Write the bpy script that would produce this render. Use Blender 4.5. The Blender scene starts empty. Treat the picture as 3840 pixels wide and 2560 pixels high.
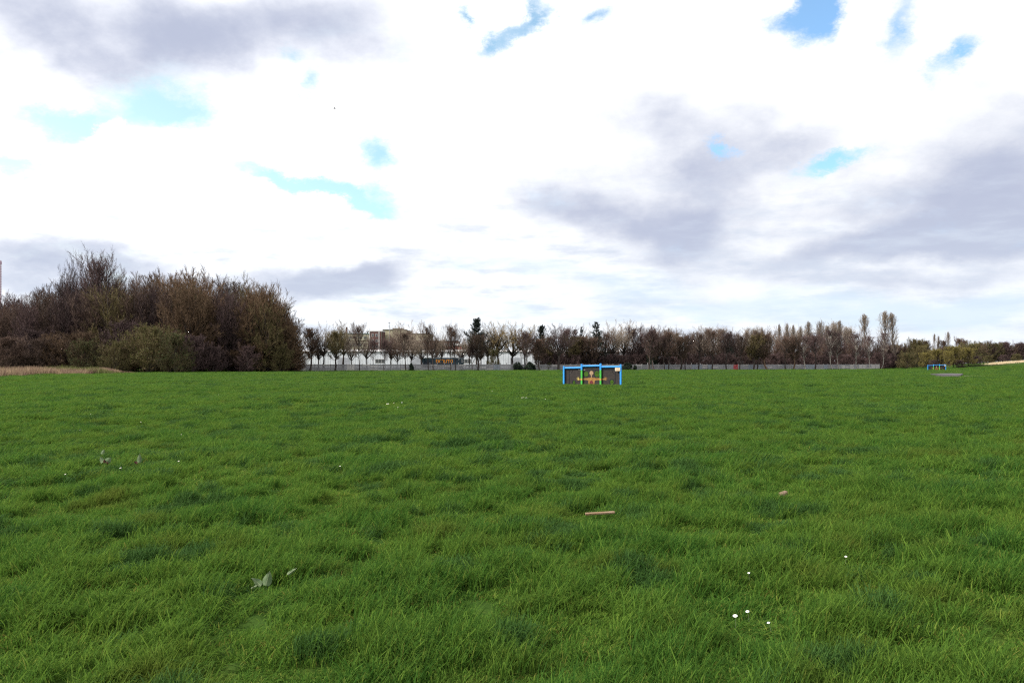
import bpy, bmesh, math, random
import numpy as np
from mathutils import Vector, Matrix
C = bpy.context.scene.collection
rng = np.random.default_rng(7)
random.seed(7)
R = math.radians

# ------------------------------------------------------------------ camera
EYE, F, HZ = 1.6, 3000.0, 1368.0          # eye height, focal length and horizon row of a 3840 px wide picture
cd = bpy.data.cameras.new('camera'); cam = bpy.data.objects.new('camera', cd); C.objects.link(cam)
cam.location = (0, 0, EYE); cam.rotation_euler = (R(90), 0, 0)
cd.sensor_width = 36; cd.lens = 36 * F / 3840; cd.shift_y = 88 / 3840
cd.clip_start = 0.1; cd.clip_end = 12000
bpy.context.scene.camera = cam
def X(px, Y): return (px - 1920) / F * Y
def Z(py, Y): return EYE + (HZ - py) / F * Y

# ------------------------------------------------------------------ light
SUN_AZ, SUN_EL = R(-112), R(38)           # sun to the left and a little behind the camera
sl = bpy.data.lights.new('sun', 'SUN'); sun = bpy.data.objects.new('sun', sl); C.objects.link(sun)
sl.energy = 4.4; sl.angle = R(3); sl.color = (1, .95, .86)
sun.rotation_euler = Vector((math.sin(SUN_AZ)*math.cos(SUN_EL), math.cos(SUN_AZ)*math.cos(SUN_EL), math.sin(SUN_EL))).to_track_quat('Z', 'Y').to_euler()
vs = bpy.context.scene.view_settings
vs.view_transform = 'Standard'; vs.look = 'None'; vs.gamma = 1; vs.exposure = 0.65; vs.use_curve_mapping = False
cy = bpy.context.scene.cycles
cy.max_bounces = 6; cy.diffuse_bounces = 3; cy.transparent_max_bounces = 8; cy.use_denoising = False; cy.filter_width = 1.25

def nd(nt, kind, **kw):
    n = nt.nodes.new(kind)
    for k, v in kw.items():
        if hasattr(n, k): setattr(n, k, v)
        else: n.inputs[k.replace('_', ' ')].default_value = v
    return n
def mth(nt, op, a, b=None, c=None):
    n = nt.nodes.new('ShaderNodeMath'); n.operation = op
    for i, v in enumerate((a, b, c)):
        if v is None: continue
        if isinstance(v, (int, float)): n.inputs[i].default_value = v
        else: nt.links.new(v, n.inputs[i])
    return n.outputs[0]
def smooth(nt, v, a, b, lo=0., hi=1.):
    n = nt.nodes.new('ShaderNodeMapRange'); n.interpolation_type = 'SMOOTHSTEP'
    nt.links.new(v, n.inputs[0])
    for i, q in enumerate((a, b, lo, hi)): n.inputs[i+1].default_value = q
    return n.outputs[0]
def mixc(nt, f, a, b):
    n = nt.nodes.new('ShaderNodeMix'); n.data_type = 'RGBA'
    for v, i in ((f, 0), (a, 6), (b, 7)):
        if isinstance(v, tuple): n.inputs[i].default_value = v if len(v) == 4 else (*v, 1)
        elif isinstance(v, (int, float)): n.inputs[i].default_value = v
        else: nt.links.new(v, n.inputs[i])
    return n.outputs[2]
def noise(nt, vec, scale, detail=4, rough=.55, out=0):
    n = nt.nodes.new('ShaderNodeTexNoise'); n.inputs['Scale'].default_value = scale
    n.inputs['Detail'].default_value = detail; n.inputs['Roughness'].default_value = rough
    if vec is not None: nt.links.new(vec, n.inputs['Vector'])
    return n.outputs[out]

# ------------------------------------------------------------------ sky: broken cloud over a Nishita sky
def make_world():
    w = bpy.data.worlds.new('World'); bpy.context.scene.world = w; w.use_nodes = True
    nt = w.node_tree; nt.nodes.clear(); L = nt.links.new
    sky = nt.nodes.new('ShaderNodeTexSky'); sky.sky_type = 'NISHITA'; sky.sun_disc = False
    sky.sun_elevation = SUN_EL; sky.sun_rotation = SUN_AZ; sky.air_density = 1.0; sky.dust_density = 1.2; sky.ozone_density = 1.5
    geo = nt.nodes.new('ShaderNodeTexCoord')
    sep = nt.nodes.new('ShaderNodeSeparateXYZ'); L(geo.outputs['Generated'], sep.inputs[0])
    x, y, z = sep.outputs
    az = mth(nt, 'ARCTAN2', x, y); el = mth(nt, 'ARCSINE', z)
    q = nt.nodes.new('ShaderNodeCombineXYZ'); L(az, q.inputs[0]); L(el, q.inputs[1])
    # cloud layer coordinates: a flat layer seen in perspective
    zz = mth(nt, 'ADD', mth(nt, 'MAXIMUM', z, 0.0), .42)
    p = nt.nodes.new('ShaderNodeCombineXYZ')
    L(mth(nt, 'DIVIDE', x, zz), p.inputs[0]); L(mth(nt, 'DIVIDE', y, zz), p.inputs[1])
    def warp(scale, amp, detail, rough):
        c = noise(nt, p.outputs[0], scale, detail, rough, 1)
        s = nt.nodes.new('ShaderNodeVectorMath'); s.operation = 'SUBTRACT'; L(c, s.inputs[0]); s.inputs[1].default_value = (.5, .5, .5)
        m = nt.nodes.new('ShaderNodeVectorMath'); m.operation = 'MULTIPLY'; L(s.outputs[0], m.inputs[0]); m.inputs[1].default_value = amp
        a = nt.nodes.new('ShaderNodeVectorMath'); a.operation = 'ADD'; L(q.outputs[0], a.inputs[0]); L(m.outputs[0], a.inputs[1])
        return a.outputs[0]
    wb = warp(4.6, (.15, .10, 0), 9, .70)
    wg = warp(2.4, (.14, .085, 0), 7, .58)
    def blobs(vec, items):
        acc = None
        for (px, py, rx, ry, rot, wt) in items:
            a = math.atan((px - 1920) / F); e = math.atan((HZ - py) / F * math.cos(a))
            mp = nt.nodes.new('ShaderNodeMapping'); mp.vector_type = 'TEXTURE'
            mp.inputs['Location'].default_value = (a, e, 0); mp.inputs['Rotation'].default_value = (0, 0, R(rot))
            mp.inputs['Scale'].default_value = (rx / F, ry / F, 1); L(vec, mp.inputs['Vector'])
            g = nt.nodes.new('ShaderNodeTexGradient'); g.gradient_type = 'SPHERICAL'; L(mp.outputs[0], g.inputs[0])
            acc = mth(nt, 'MULTIPLY_ADD', g.outputs[1], wt, acc if acc is not None else 0.0)
        return acc
    r2 = random.Random(5)
    blue = [(240,462,290,110,-4,1.1),(630,425,290,125,-6,1.15),(40,655,230,66,-5,.95),(1075,190,80,50,0,.6),(1190,325,110,95,30,.75),
            (1395,595,160,130,-30,1.08),(1030,670,260,58,-14,1.0),(1320,745,280,66,-8,1.1),(1730,62,55,85,-20,1.0),(1830,150,140,60,20,1.05),
            (1990,70,170,62,38,1.1),(2240,55,95,60,20,.7),(3060,0,130,160,-10,1.6),(400,520,60,90,-20,-.9),(2915,80,100,75,20,.75),(3390,100,85,160,-25,.75),
            (3570,225,150,62,35,1.05),(2690,552,100,38,-22,.95),(3150,578,185,46,6,1.0)]
    pale = [(2300,1030,620,70,-4,.9),(2480,1110,600,60,-3,.8),(3150,1150,660,70,0,.9),(3650,1125,440,90,4,1.0),(1750,1010,430,60,3,.7),(1220,1140,300,50,0,.6),
            (3500,1210,620,70,0,.9),(2000,1180,700,70,0,.7),(1100,180,260,110,10,.6),(1500,150,260,120,20,.5),(2700,1180,500,60,0,.7),(700,300,300,70,0,.5),(3050,1080,300,40,0,.6)]
    grey = [(150,90,720,330,8,1.2),(600,220,360,220,25,.5),(1280,80,440,160,0,.95),(900,100,360,190,10,.75),(1650,230,400,90,15,.45),(2380,440,430,140,8,.5),
            (2720,490,320,110,0,.4),(2000,790,330,120,-10,.85),(2350,860,420,130,-10,1.0),(2620,830,260,230,60,.95),(2560,650,420,120,10,.45),
            (3060,510,260,80,20,.55),(3760,620,460,210,25,.85),(3480,890,620,80,2,.95),(3790,780,300,190,10,.75),(3300,920,330,60,-8,.6),
            (2900,980,280,70,10,.6),(1160,1050,440,80,4,1.6),(1420,1000,380,90,8,.85),(150,985,680,110,-3,1.4),(520,960,340,50,-4,.35),
            (2560,1120,420,60,0,.35),(3600,1020,500,50,3,.55),(3050,1040,420,50,0,.4),(2080,1190,500,50,0,.3),(3300,1240,700,60,0,.35),(100,1090,460,60,0,1.0),(700,930,600,70,-4,.45),
            (2900,620,420,120,0,.4),(3000,640,1250,560,0,.42),(3100,1000,1100,260,0,.30),(1300,100,700,220,8,.25),(200,380,500,120,0,-.5),(3250,760,420,110,5,.4),(2150,690,300,90,0,.35)]
    for k in range(14):                   # the same broken cover goes on all round, outside the frame
        px = 0; a = r2.uniform(R(45), R(315)); e = r2.uniform(.08, .9)
        for lst, wt in ((blue, 1.0), (grey, .9)):
            aa = a + r2.uniform(-.3, .3); ee = min(1.3, e + r2.uniform(-.1, .2))
            aw = (aa + math.pi) % (2*math.pi) - math.pi
            lst.append(('raw', aw, ee, r2.uniform(.06, .18), r2.uniform(.03, .07), r2.uniform(-20, 20), wt))
    def split(lst):
        return [b for b in lst if b[0] != 'raw'], [b for b in lst if b[0] == 'raw']
    def field(vec, lst):
        n, raw = split(lst); acc = blobs(vec, n)
        for (_, a, e, rx, ry, rot, wt) in raw:
            mp = nt.nodes.new('ShaderNodeMapping'); mp.vector_type = 'TEXTURE'
            mp.inputs['Location'].default_value = (a, e, 0); mp.inputs['Rotation'].default_value = (0, 0, R(rot))
            mp.inputs['Scale'].default_value = (rx, ry, 1); L(vec, mp.inputs['Vector'])
            g = nt.nodes.new('ShaderNodeTexGradient'); g.gradient_type = 'SPHERICAL'; L(mp.outputs[0], g.inputs[0])
            acc = mth(nt, 'MULTIPLY_ADD', g.outputs[1], wt, acc)
        return acc
    fb = field(wb, blue); fg = field(wg, grey); fp = field(wg, pale)
    n1 = noise(nt, p.outputs[0], 5.0, 9, .62)
    n2 = noise(nt, p.outputs[0], 1.9, 7, .56)
    gap = mth(nt, 'ADD', fb, mth(nt, 'MULTIPLY', mth(nt, 'SUBTRACT', n1, .5), 1.35))
    clear = smooth(nt, gap, .06, .95)
    # billows: the side of each puff towards the sun is bright, the far side shaded
    of = nt.nodes.new('ShaderNodeVectorMath'); of.operation = 'ADD'; L(p.outputs[0], of.inputs[0]); of.inputs[1].default_value = (-.035, .03, 0)
    n1b = noise(nt, of.outputs[0], 5.0, 9, .62)
    of2 = nt.nodes.new('ShaderNodeVectorMath'); of2.operation = 'ADD'; L(p.outputs[0], of2.inputs[0]); of2.inputs[1].default_value = (-.10, .09, 0)
    n2b = noise(nt, of2.outputs[0], 1.9, 7, .56)
    emb = mth(nt, 'ADD', mth(nt, 'MULTIPLY', mth(nt, 'SUBTRACT', n1b, n1), 1.35), mth(nt, 'MULTIPLY', mth(nt, 'SUBTRACT', n2b, n2), 1.8))
    gr = mth(nt, 'ADD', fg, mth(nt, 'MULTIPLY', mth(nt, 'SUBTRACT', n2, .47), .8))
    gr = mth(nt, 'ADD', gr, mth(nt, 'MULTIPLY', mth(nt, 'SUBTRACT', n1, .5), .45))
    gr = mth(nt, 'ADD', gr, emb)
    dt = nt.nodes.new('ShaderNodeVectorMath'); dt.operation = 'DOT_PRODUCT'; L(geo.outputs['Generated'], dt.inputs[0])
    dt.inputs[1].default_value = (math.sin(SUN_AZ)*math.cos(SUN_EL), math.cos(SUN_AZ)*math.cos(SUN_EL), math.sin(SUN_EL))
    aur = smooth(nt, dt.outputs['Value'], -.38, .30)
    shade = smooth(nt, gr, -.10, 1.5)
    lit = mixc(nt, aur, (.715, .725, .74, 1), (.95, .955, .96, 1))      # cloud is brighter towards the sun
    ccol = mixc(nt, shade, lit, (.335, .365, .465, 1))
    low = smooth(nt, el, .20, .02)                      # far cloud near the horizon seen through more air
    ccol = mixc(nt, mth(nt, 'MULTIPLY', low, .35), ccol, (.55, .62, .69, 1))
    sk = nt.nodes.new('ShaderNodeCombineXYZ'); L(mth(nt, 'MULTIPLY', az, 9.0), sk.inputs[0]); L(mth(nt, 'MULTIPLY', el, 40.0), sk.inputs[1])
    n3 = noise(nt, sk.outputs[0], 1.0, 7, .6)
    strk = mth(nt, 'MULTIPLY', smooth(nt, n3, .44, .72), mth(nt, 'MULTIPLY', smooth(nt, el, .30, .10), .95))
    ccol = mixc(nt, strk, ccol, (.43, .475, .56, 1))     # thin grey streaks of far cloud
    fpn = smooth(nt, mth(nt, 'ADD', fp, mth(nt, 'MULTIPLY', mth(nt, 'ADD', mth(nt, 'SUBTRACT', n1, .5), mth(nt, 'MULTIPLY', mth(nt, 'SUBTRACT', n3, .5), 1.6)), .9)), .20, 1.15, 0., .75)
    ccol = mixc(nt, fpn, ccol, (.47, .565, .655, 1))       # thin cloud the blue shows through
    # clear air: bluer away from the sun, a bright aureole towards it
    gain = mixc(nt, aur, (1.0, 1.22, 1.30, 1), (1.75, 1.72, 1.22, 1))
    sm = nt.nodes.new('ShaderNodeMix'); sm.data_type = 'RGBA'; sm.blend_type = 'MULTIPLY'; sm.inputs[0].default_value = 1
    L(sky.outputs[0], sm.inputs[6]); L(gain, sm.inputs[7])
    bsky = nt.nodes.new('ShaderNodeBackground'); L(sm.outputs[2], bsky.inputs[0]); bsky.inputs[1].default_value = .13
    bcl = nt.nodes.new('ShaderNodeBackground'); L(ccol, bcl.inputs[0]); bcl.inputs[1].default_value = 1.0
    mx = nt.nodes.new('ShaderNodeMixShader')
    L(mth(nt, 'SUBTRACT', 1.0, clear), mx.inputs[0]); L(bsky.outputs[0], mx.inputs[1]); L(bcl.outputs[0], mx.inputs[2])
    out = nt.nodes.new('ShaderNodeOutputWorld'); L(mx.outputs[0], out.inputs[0])
make_world()

# ------------------------------------------------------------------ helpers
def mesh_tris(name, V, T, col=None):
    """mesh from a vertex array and a triangle index array (fast path)"""
    V = np.asarray(V, np.float32); T = np.asarray(T, np.int32)
    me = bpy.data.meshes.new(name)
    me.vertices.add(len(V)); me.vertices.foreach_set('co', V.ravel())
    me.loops.add(T.size); me.loops.foreach_set('vertex_index', T.ravel())
    me.polygons.add(len(T)); me.polygons.foreach_set('loop_start', np.arange(0, T.size, 3, dtype=np.int32))
    me.update(calc_edges=True)
    if col is not None:
        a = me.attributes.new('tint', 'FLOAT', 'POINT'); a.data.foreach_set('value', np.asarray(col, np.float32))
    return me
class MB:
    """collects boxes, tubes and polygons; build() links them as ONE mesh object"""
    def __init__(s): s.v = []; s.f = []
    def add(s, vs, fs):
        o = len(s.v); s.v += [tuple(v) for v in vs]; s.f += [tuple(i + o for i in f) for f in fs]; return s
    def box(s, x0, x1, y0, y1, z0, z1):
        return s.add([(x0,y0,z0),(x1,y0,z0),(x1,y1,z0),(x0,y1,z0),(x0,y0,z1),(x1,y0,z1),(x1,y1,z1),(x0,y1,z1)],
                     [(0,3,2,1),(4,5,6,7),(0,1,5,4),(1,2,6,5),(2,3,7,6),(3,0,4,7)])
    def tube(s, pts, rad, n=8, cap=True):
        pts = [Vector(p) for p in pts]; rs = rad if isinstance(rad, (list, tuple)) else [rad]*len(pts)
        vs = []; fs = []
        for i, p in enumerate(pts):
            d = (pts[min(i+1, len(pts)-1)] - pts[max(i-1, 0)]).normalized()
            u = d.orthogonal().normalized(); w = d.cross(u)
            for k in range(n):
                a = 2*math.pi*k/n; vs.append(p + (u*math.cos(a) + w*math.sin(a))*rs[i])
        for i in range(len(pts)-1):
            for k in range(n):
                fs.append((i*n+k, i*n+(k+1) % n, (i+1)*n+(k+1) % n, (i+1)*n+k))
        if cap: fs += [tuple(range(n))[::-1], tuple(range((len(pts)-1)*n, len(pts)*n))]
        return s.add(vs, fs)
    def mesh(s, name, bevel=0):
        me = bpy.data.meshes.new(name); me.from_pydata(s.v, [], s.f)
        bm = bmesh.new(); bm.from_mesh(me)
        if bevel: bmesh.ops.bevel(bm, geom=bm.edges[:], offset=bevel, segments=2, affect='EDGES', profile=.7)
        bmesh.ops.recalc_face_normals(bm, faces=bm.faces); bm.to_mesh(me); bm.free(); return me
def link(name, me, mat=None, parent=None, loc=(0,0,0), rot=(0,0,0), scale=(1,1,1)):
    o = bpy.data.objects.new(name, me); C.objects.link(o)
    if mat is not None and not me.materials: me.materials.append(mat)
    o.location = loc; o.rotation_euler = rot; o.scale = scale
    if parent is not None: o.parent = parent
    return o
def tag(o, label=None, cat=None, group=None, kind=None):
    if label: o['label'] = label
    if cat: o['category'] = cat
    if group: o['group'] = group
    if kind: o['kind'] = kind
    return o
def empty(name, loc, label, cat, group=None, rz=0, scale=1):
    o = bpy.data.objects.new(name, None); C.objects.link(o); o.empty_display_size = .2
    o.location = loc; o.rotation_euler = (0, 0, rz); o.scale = (scale,)*3 if isinstance(scale, (int, float)) else scale
    return tag(o, label, cat, group)
def shape2d(name, loops, depth=.02):
    """a filled outline with holes, extruded: loops of (x, z) points; the first is the outline"""
    cu = bpy.data.curves.new(name, 'CURVE'); cu.dimensions = '2D'; cu.fill_mode = 'BOTH'; cu.extrude = depth/2
    for lp in loops:
        sp = cu.splines.new('POLY'); sp.points.add(len(lp)-1)
        for i, (a, b) in enumerate(lp): sp.points[i].co = (a, b, 0, 1)
        sp.use_cyclic_u = True
    o = bpy.data.objects.new(name, cu); me = bpy.data.meshes.new_from_object(o)
    bpy.data.objects.remove(o); bpy.data.curves.remove(cu)
    me.transform(Matrix.Rotation(R(90), 4, 'X')); me.name = name
    return me
def disc(cx, cz, rx, rz, n=28): return [(cx + rx*math.cos(2*math.pi*k/n), cz + rz*math.sin(2*math.pi*k/n)) for k in range(n)]

_perm = np.random.default_rng(3).random((256, 256))
def vnoise(x, y):
    xi = np.floor(x).astype(int); yi = np.floor(y).astype(int); fx = x - xi; fy = y - yi
    fx = fx*fx*(3-2*fx); fy = fy*fy*(3-2*fy)
    a = _perm[xi & 255, yi & 255]; b = _perm[(xi+1) & 255, yi & 255]; c = _perm[xi & 255, (yi+1) & 255]; d = _perm[(xi+1) & 255, (yi+1) & 255]
    return (a*(1-fx)+b*fx)*(1-fy) + (c*(1-fx)+d*fx)*fy
def tuft(x, y):                            # tussock field, 0..1
    v = .18*vnoise(x*2.3+9, y*2.3) + .36*vnoise(x*4.9, y*4.9+31) + .30*vnoise(x*9.1+3, y*9.1) + .16*vnoise(x*.6+70, y*.6+5)
    return np.clip((v-.28)*2.1, 0, 1)
def gh(x, y):                              # the lie of the land
    x = np.asarray(x, float); y = np.asarray(y, float); r = np.hypot(x, y)
    h = 5.0*np.exp(-((x-230)/50)**2 - ((y-290)/95)**2)
    h = h + .22*(vnoise(x/9+40, y/9+11)-.5)*np.clip((r-3)/20, 0, 1) * np.clip((190-r)/60, 0, 1)
    return h
def ghf(x, y): return float(gh(np.array([x]), np.array([y]))[0])
def gfull(x, y): return gh(x, y) + .085*(tuft(x, y)-.5)

# ------------------------------------------------------------------ materials
M = {}
def mat(name, col, rough=.7, var=.0, scale=4., col2=None, objrand=.0, bump=0., trans=0., spec=.3, tint=None, metal=0, coord='Object', detail=5, col3=None, scale3=.3):
    m = bpy.data.materials.new(name); m.use_nodes = True; nt = m.node_tree; b = nt.nodes['Principled BSDF']
    b.inputs['Roughness'].default_value = rough; b.inputs['Specular IOR Level'].default_value = spec; b.inputs['Metallic'].default_value = metal
    tc = nt.nodes.new('ShaderNodeTexCoord'); vec = tc.outputs['Object']
    if coord == 'World': vec = nt.nodes.new('ShaderNodeNewGeometry').outputs['Position']
    c = (*col, 1)
    n = noise(nt, vec, scale, detail)
    c = mixc(nt, smooth(nt, n, .35, .65), (*col, 1), (*(col2 or tuple(v*(1-var) for v in col)), 1))
    if tint is not None:                   # per blade or per leaf colour
        at = nt.nodes.new('ShaderNodeAttribute'); at.attribute_name = 'tint'
        rp = nt.nodes.new('ShaderNodeValToRGB'); nt.links.new(at.outputs['Fac'], rp.inputs[0])
        e = rp.color_ramp.elements
        for i, (t, cc) in enumerate(tint):
            el = e[i] if i < 2 else e.new(t)
            el.position = t; el.color = (*cc, 1)
        c = mixc(nt, .35, rp.outputs[0], c)
    if col3 is not None:
        c = mixc(nt, smooth(nt, noise(nt, vec, scale3, 6, .6), .52, .72, 0., .55), c, (*col3, 1))
    if objrand:
        oi = nt.nodes.new('ShaderNodeObjectInfo')
        hs = nt.nodes.new('ShaderNodeHueSaturation'); nt.links.new(c, hs.inputs['Color'])
        v = nt.nodes.new('ShaderNodeMapRange'); nt.links.new(oi.outputs['Random'], v.inputs[0]); v.inputs[3].default_value = 1-objrand; v.inputs[4].default_value = 1+objrand
        nt.links.new(v.outputs[0], hs.inputs['Value'])
        c = hs.outputs[0]
    nt.links.new(c, b.inputs['Base Color'])
    if bump:
        bp = nt.nodes.new('ShaderNodeBump'); bp.inputs['Strength'].default_value = bump; bp.inputs['Distance'].default_value = .02
        nt.links.new(noise(nt, vec, scale*6, 6), bp.inputs['Height']); nt.links.new(bp.outputs[0], b.inputs['Normal'])
    if trans:
        tr = nt.nodes.new('ShaderNodeBsdfTranslucent'); nt.links.new(c, tr.inputs[0])
        mx = nt.nodes.new('ShaderNodeMixShader'); mx.inputs[0].default_value = trans
        nt.links.new(b.outputs[0], mx.inputs[1]); nt.links.new(tr.outputs[0], mx.inputs[2])
        nt.links.new(mx.outputs[0], nt.nodes['Material Output'].inputs[0])
    M[name] = m; return m
GT = [(0, (.020,.066,.012)), (.40, (.054,.132,.019)), (.80, (.148,.240,.036)), (.93, (.26,.27,.06)), (1.0, (.28,.18,.06))]
GD = [(0, (.018,.052,.011)), (.5, (.036,.088,.018)), (1, (.07,.135,.03))]
mat('grass_blade', (.045,.122,.017), .8, col2=(.122,.192,.023), scale=.55, trans=.48, spec=.06, tint=GT, coord='World', col3=(.110,.120,.022), scale3=.9)
mat('grass_dark', (.032,.080,.016), .75, col2=(.048,.102,.020), scale=.8, trans=.35, spec=.10, tint=GD, coord='World')
mat('turf', (.024,.052,.010), .95, col2=(.042,.068,.012), scale=.9, bump=.8, coord='World', spec=.02, detail=8)
mat('bark_grey', (.115,.095,.085), .9, .4, 3, objrand=.25, bump=.3)
mat('bark_dark', (.055,.042,.038), .9, .4, 3, objrand=.25, bump=.3)
mat('bark_tan', (.17,.105,.07), .9, .4, 3, objrand=.1, bump=.3)
mat('twig_rust', (.145,.088,.050), .85, .3, 1.2, objrand=.38)
mat('twig_gold', (.22,.155,.065), .85, .3, 1.2, objrand=.2)
mat('bark_pale', (.42,.40,.36), .8, scale=5, col2=(.16,.13,.11), objrand=.1, bump=.3)
mat('twig_brown', (.098,.061,.046), .85, .3, 1.2, objrand=.38)
mat('twig_purple', (.080,.049,.048), .85, .3, 1.2, objrand=.38)
mat('twig_olive', (.112,.086,.037), .85, .3, 1.2, objrand=.25)
mat('twig_pale', (.24,.19,.15), .85, .3, 1.2, objrand=.2)
mat('leaf_olive', (.082,.086,.020), .7, .4, 1.5, objrand=.15, trans=.3)
mat('leaf_green', (.050,.072,.018), .7, .4, 1.5, objrand=.15, trans=.3)
mat('leaf_willow', (.22,.185,.045), .7, .3, 1.5, objrand=.12, trans=.3)
mat('needle', (.012,.022,.016), .8, .4, 2, objrand=.15)
mat('ivy', (.012,.024,.012), .7, .4, 2, objrand=.15)
mat('concrete', (.30,.29,.305), .9, .30, 2.5, objrand=.16, bump=.4)
mat('concrete_pale', (.46,.43,.42), .9, .25, 2.5, objrand=.12, bump=.4)
mat('concrete_blue', (.26,.28,.32), .9, .25, 2.5, objrand=.12, bump=.4)
mat('red_paint', (.42,.03,.045), .6, scale=1.6, col2=(.36,.13,.13), bump=.2)
mat('dry_grass', (.33,.24,.15), .85, scale=.7, col2=(.16,.095,.075), trans=.25, coord='World')
mat('pale_reed', (.60,.49,.33), .85, scale=.5, col2=(.48,.37,.24), trans=.25, coord='World')
mat('blue_paint', (.028,.27,.72), .35, .12, 3, spec=.5, bump=.05)
mat('green_paint', (.06,.42,.06), .4, .15, 3, spec=.4, bump=.05)
mat('panel_brown', (.028,.021,.019), .7, .35, 6, bump=.2)
mat('black_paint', (.008,.009,.014), .5, .2, 8)
mat('skin_orange', (.27,.145,.036), .6, scale=5, col2=(.19,.092,.022))
mat('skin_yellow', (.42,.32,.08), .6, .2, 5)
mat('bone', (.31,.22,.13), .6, scale=6, col2=(.24,.14,.08))
mat('maroon', (.13,.014,.022), .6, .3, 8)
mat('cream', (.52,.47,.39), .6, .1, 6)
mat('peach', (.62,.40,.20), .6, .3, 12)
mat('white_sheet', (.60,.62,.67), .5, .16, .5, bump=.05)
mat('grey_sheet', (.33,.34,.38), .6, .2, .6)
mat('tan_wall', (.36,.35,.27), .8, .2, .4)
mat('dark_band', (.11,.095,.06), .8, .25, .5)
mat('teal_trim', (.10,.20,.20), .7, .2, 1)
mat('brick', (.105,.050,.045), .85, .35, .6)
mat('brick_red', (.25,.05,.045), .85, .3, .6)
mat('beige_wall', (.37,.34,.235), .85, .18, .25)
mat('roof_dark', (.10,.095,.075), .85, .3, .4)
mat('glass', (.07,.075,.08), .35, .3, 1, spec=.6)
mat('trim_white', (.52,.50,.50), .6, .15, 2)
mat('navy', (.012,.018,.035), .45, scale=.8, col2=(.02,.045,.06), spec=.4)
mat('orange_paint', (.72,.27,.015), .5, .3, 1.5)
mat('rubber', (.015,.015,.015), .8, .2, 5)
mat('steel', (.34,.36,.39), .45, .2, 3, metal=.4)
mat('pink_render', (.70,.55,.64), .8, .12, .2)
mat('pink_ledge', (.52,.34,.45), .8, .12, .2)
mat('tarmac', (.085,.076,.085), .9, .25, 1.5, bump=.4, coord='World')
mat('kerb', (.22,.19,.17), .9, .25, 4, bump=.3)
mat('wood_stick', (.16,.095,.05), .8, scale=14, col2=(.21,.145,.095), bump=.4)
mat('brick_piece', (.17,.115,.08), .9, .3, 14, bump=.5)
mat('dock_leaf', (.155,.20,.115), .55, scale=9, col2=(.095,.15,.065), trans=.25, spec=.1)
mat('leaf_rib', (.28,.32,.19), .5, .2, 8)
mat('dead_leaf', (.10,.045,.03), .8, .4, 12)
mat('petal', (.85,.85,.86), .6, .04, 30, trans=.2)
mat('pollen', (.75,.45,.04), .7, .2, 30)
mat('feather', (.03,.03,.035), .7, .3, 6)
mat('van_white', (.78,.79,.80), .3, .05, 2, spec=.5)
mat('bramble', (.13,.16,.035), .7, scale=.8, col2=(.08,.06,.03), trans=.2, coord='World')

# ------------------------------------------------------------------ ground
def make_ground():
    fr = np.linspace(R(-45), R(45), 451); bk = np.linspace(R(45), R(315), 91)[1:-1]
    th = np.concatenate([fr, bk]); n = len(th)
    r = [.4]
    while r[-1] < 5000: r.append(r[-1]*1.02 + .01)
    r = np.array(r); m = len(r)
    rr, tt = np.meshgrid(r, th, indexing='ij'); x = rr*np.sin(tt); y = rr*np.cos(tt)
    z = np.where(rr < 400, gfull(x, y), gh(x, y)) - .03
    V = np.stack([x, y, z], -1).reshape(-1, 3)
    i, j = np.meshgrid(np.arange(m-1), np.arange(n), indexing='ij'); i = i.ravel(); j = j.ravel(); k = (j+1) % n
    a = i*n+j; b = i*n+k; c = (i+1)*n+k; d = (i+1)*n+j
    T = np.concatenate([np.stack([a,d,c],1), np.stack([a,c,b],1), ])
    V = np.vstack([V, [[0, 0, V[:n,2].mean()]]])
    T = np.vstack([T, np.stack([np.full(n, len(V)-1), np.arange(n), (np.arange(n)+1) % n], 1)])
    me = mesh_tris('grass_field', V, T)
    me.polygons.foreach_set('use_smooth', np.ones(len(T), bool))
    tag(link('grass_field', me, M['turf']), 'wide green playing field of uneven grass', 'field', kind='structure')
make_ground()

# ------------------------------------------------------------------ grass
def blades(n, half, hmin, hmax, w, lean, seed, dry=.05):
    g = np.random.default_rng(seed)
    b = np.stack([g.uniform(-half, half, n), g.uniform(-half, half, n), np.full(n, -.03)], 1)
    h = g.uniform(hmin, hmax, n)*g.choice([.6, 1, 1, 1.25], n)
    a = g.normal(0.2, 1.3, n); ln = h*np.abs(g.normal(lean, .25, n))
    d = np.stack([np.cos(a)*ln, np.sin(a)*ln, h], 1)
    s = g.uniform(0, 2*math.pi, n); sv = np.stack([np.cos(s), np.sin(s), 0*s], 1)*(w*g.uniform(.7, 1.3, n))[:, None]/2
    p1 = b + d*[.28,.28,.55]; p2 = b + d*[1,1,.98]; p2[:,2] -= ln*.25
    mid = b + d*[.62,.62,.84]
    V = np.stack([b-sv, b+sv, p1-sv*.9, p1+sv*.9, mid-sv*.6, mid+sv*.6, p2], 1).reshape(-1, 3)
    o = (np.arange(n)*7)[:, None, None]
    T = (o + np.array([[0,1,3],[0,3,2],[2,3,5],[2,5,4],[4,5,6]])[None]).reshape(-1, 3)
    t = g.uniform(0, .85, n); t[g.random(n) < dry] = g.uniform(.88, 1)
    return mesh_tris('grass_clump', V, T, np.repeat(t, 7))
ITEMS = [(985,2240,.26),(392,1758,.25),(520,1758,.15),(2250,1938,.28),(2937,1862,.14),(2757,2311,.1),(2803,2294,.08),(2882,2337,.06),(3172,2085,.06)]
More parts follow.
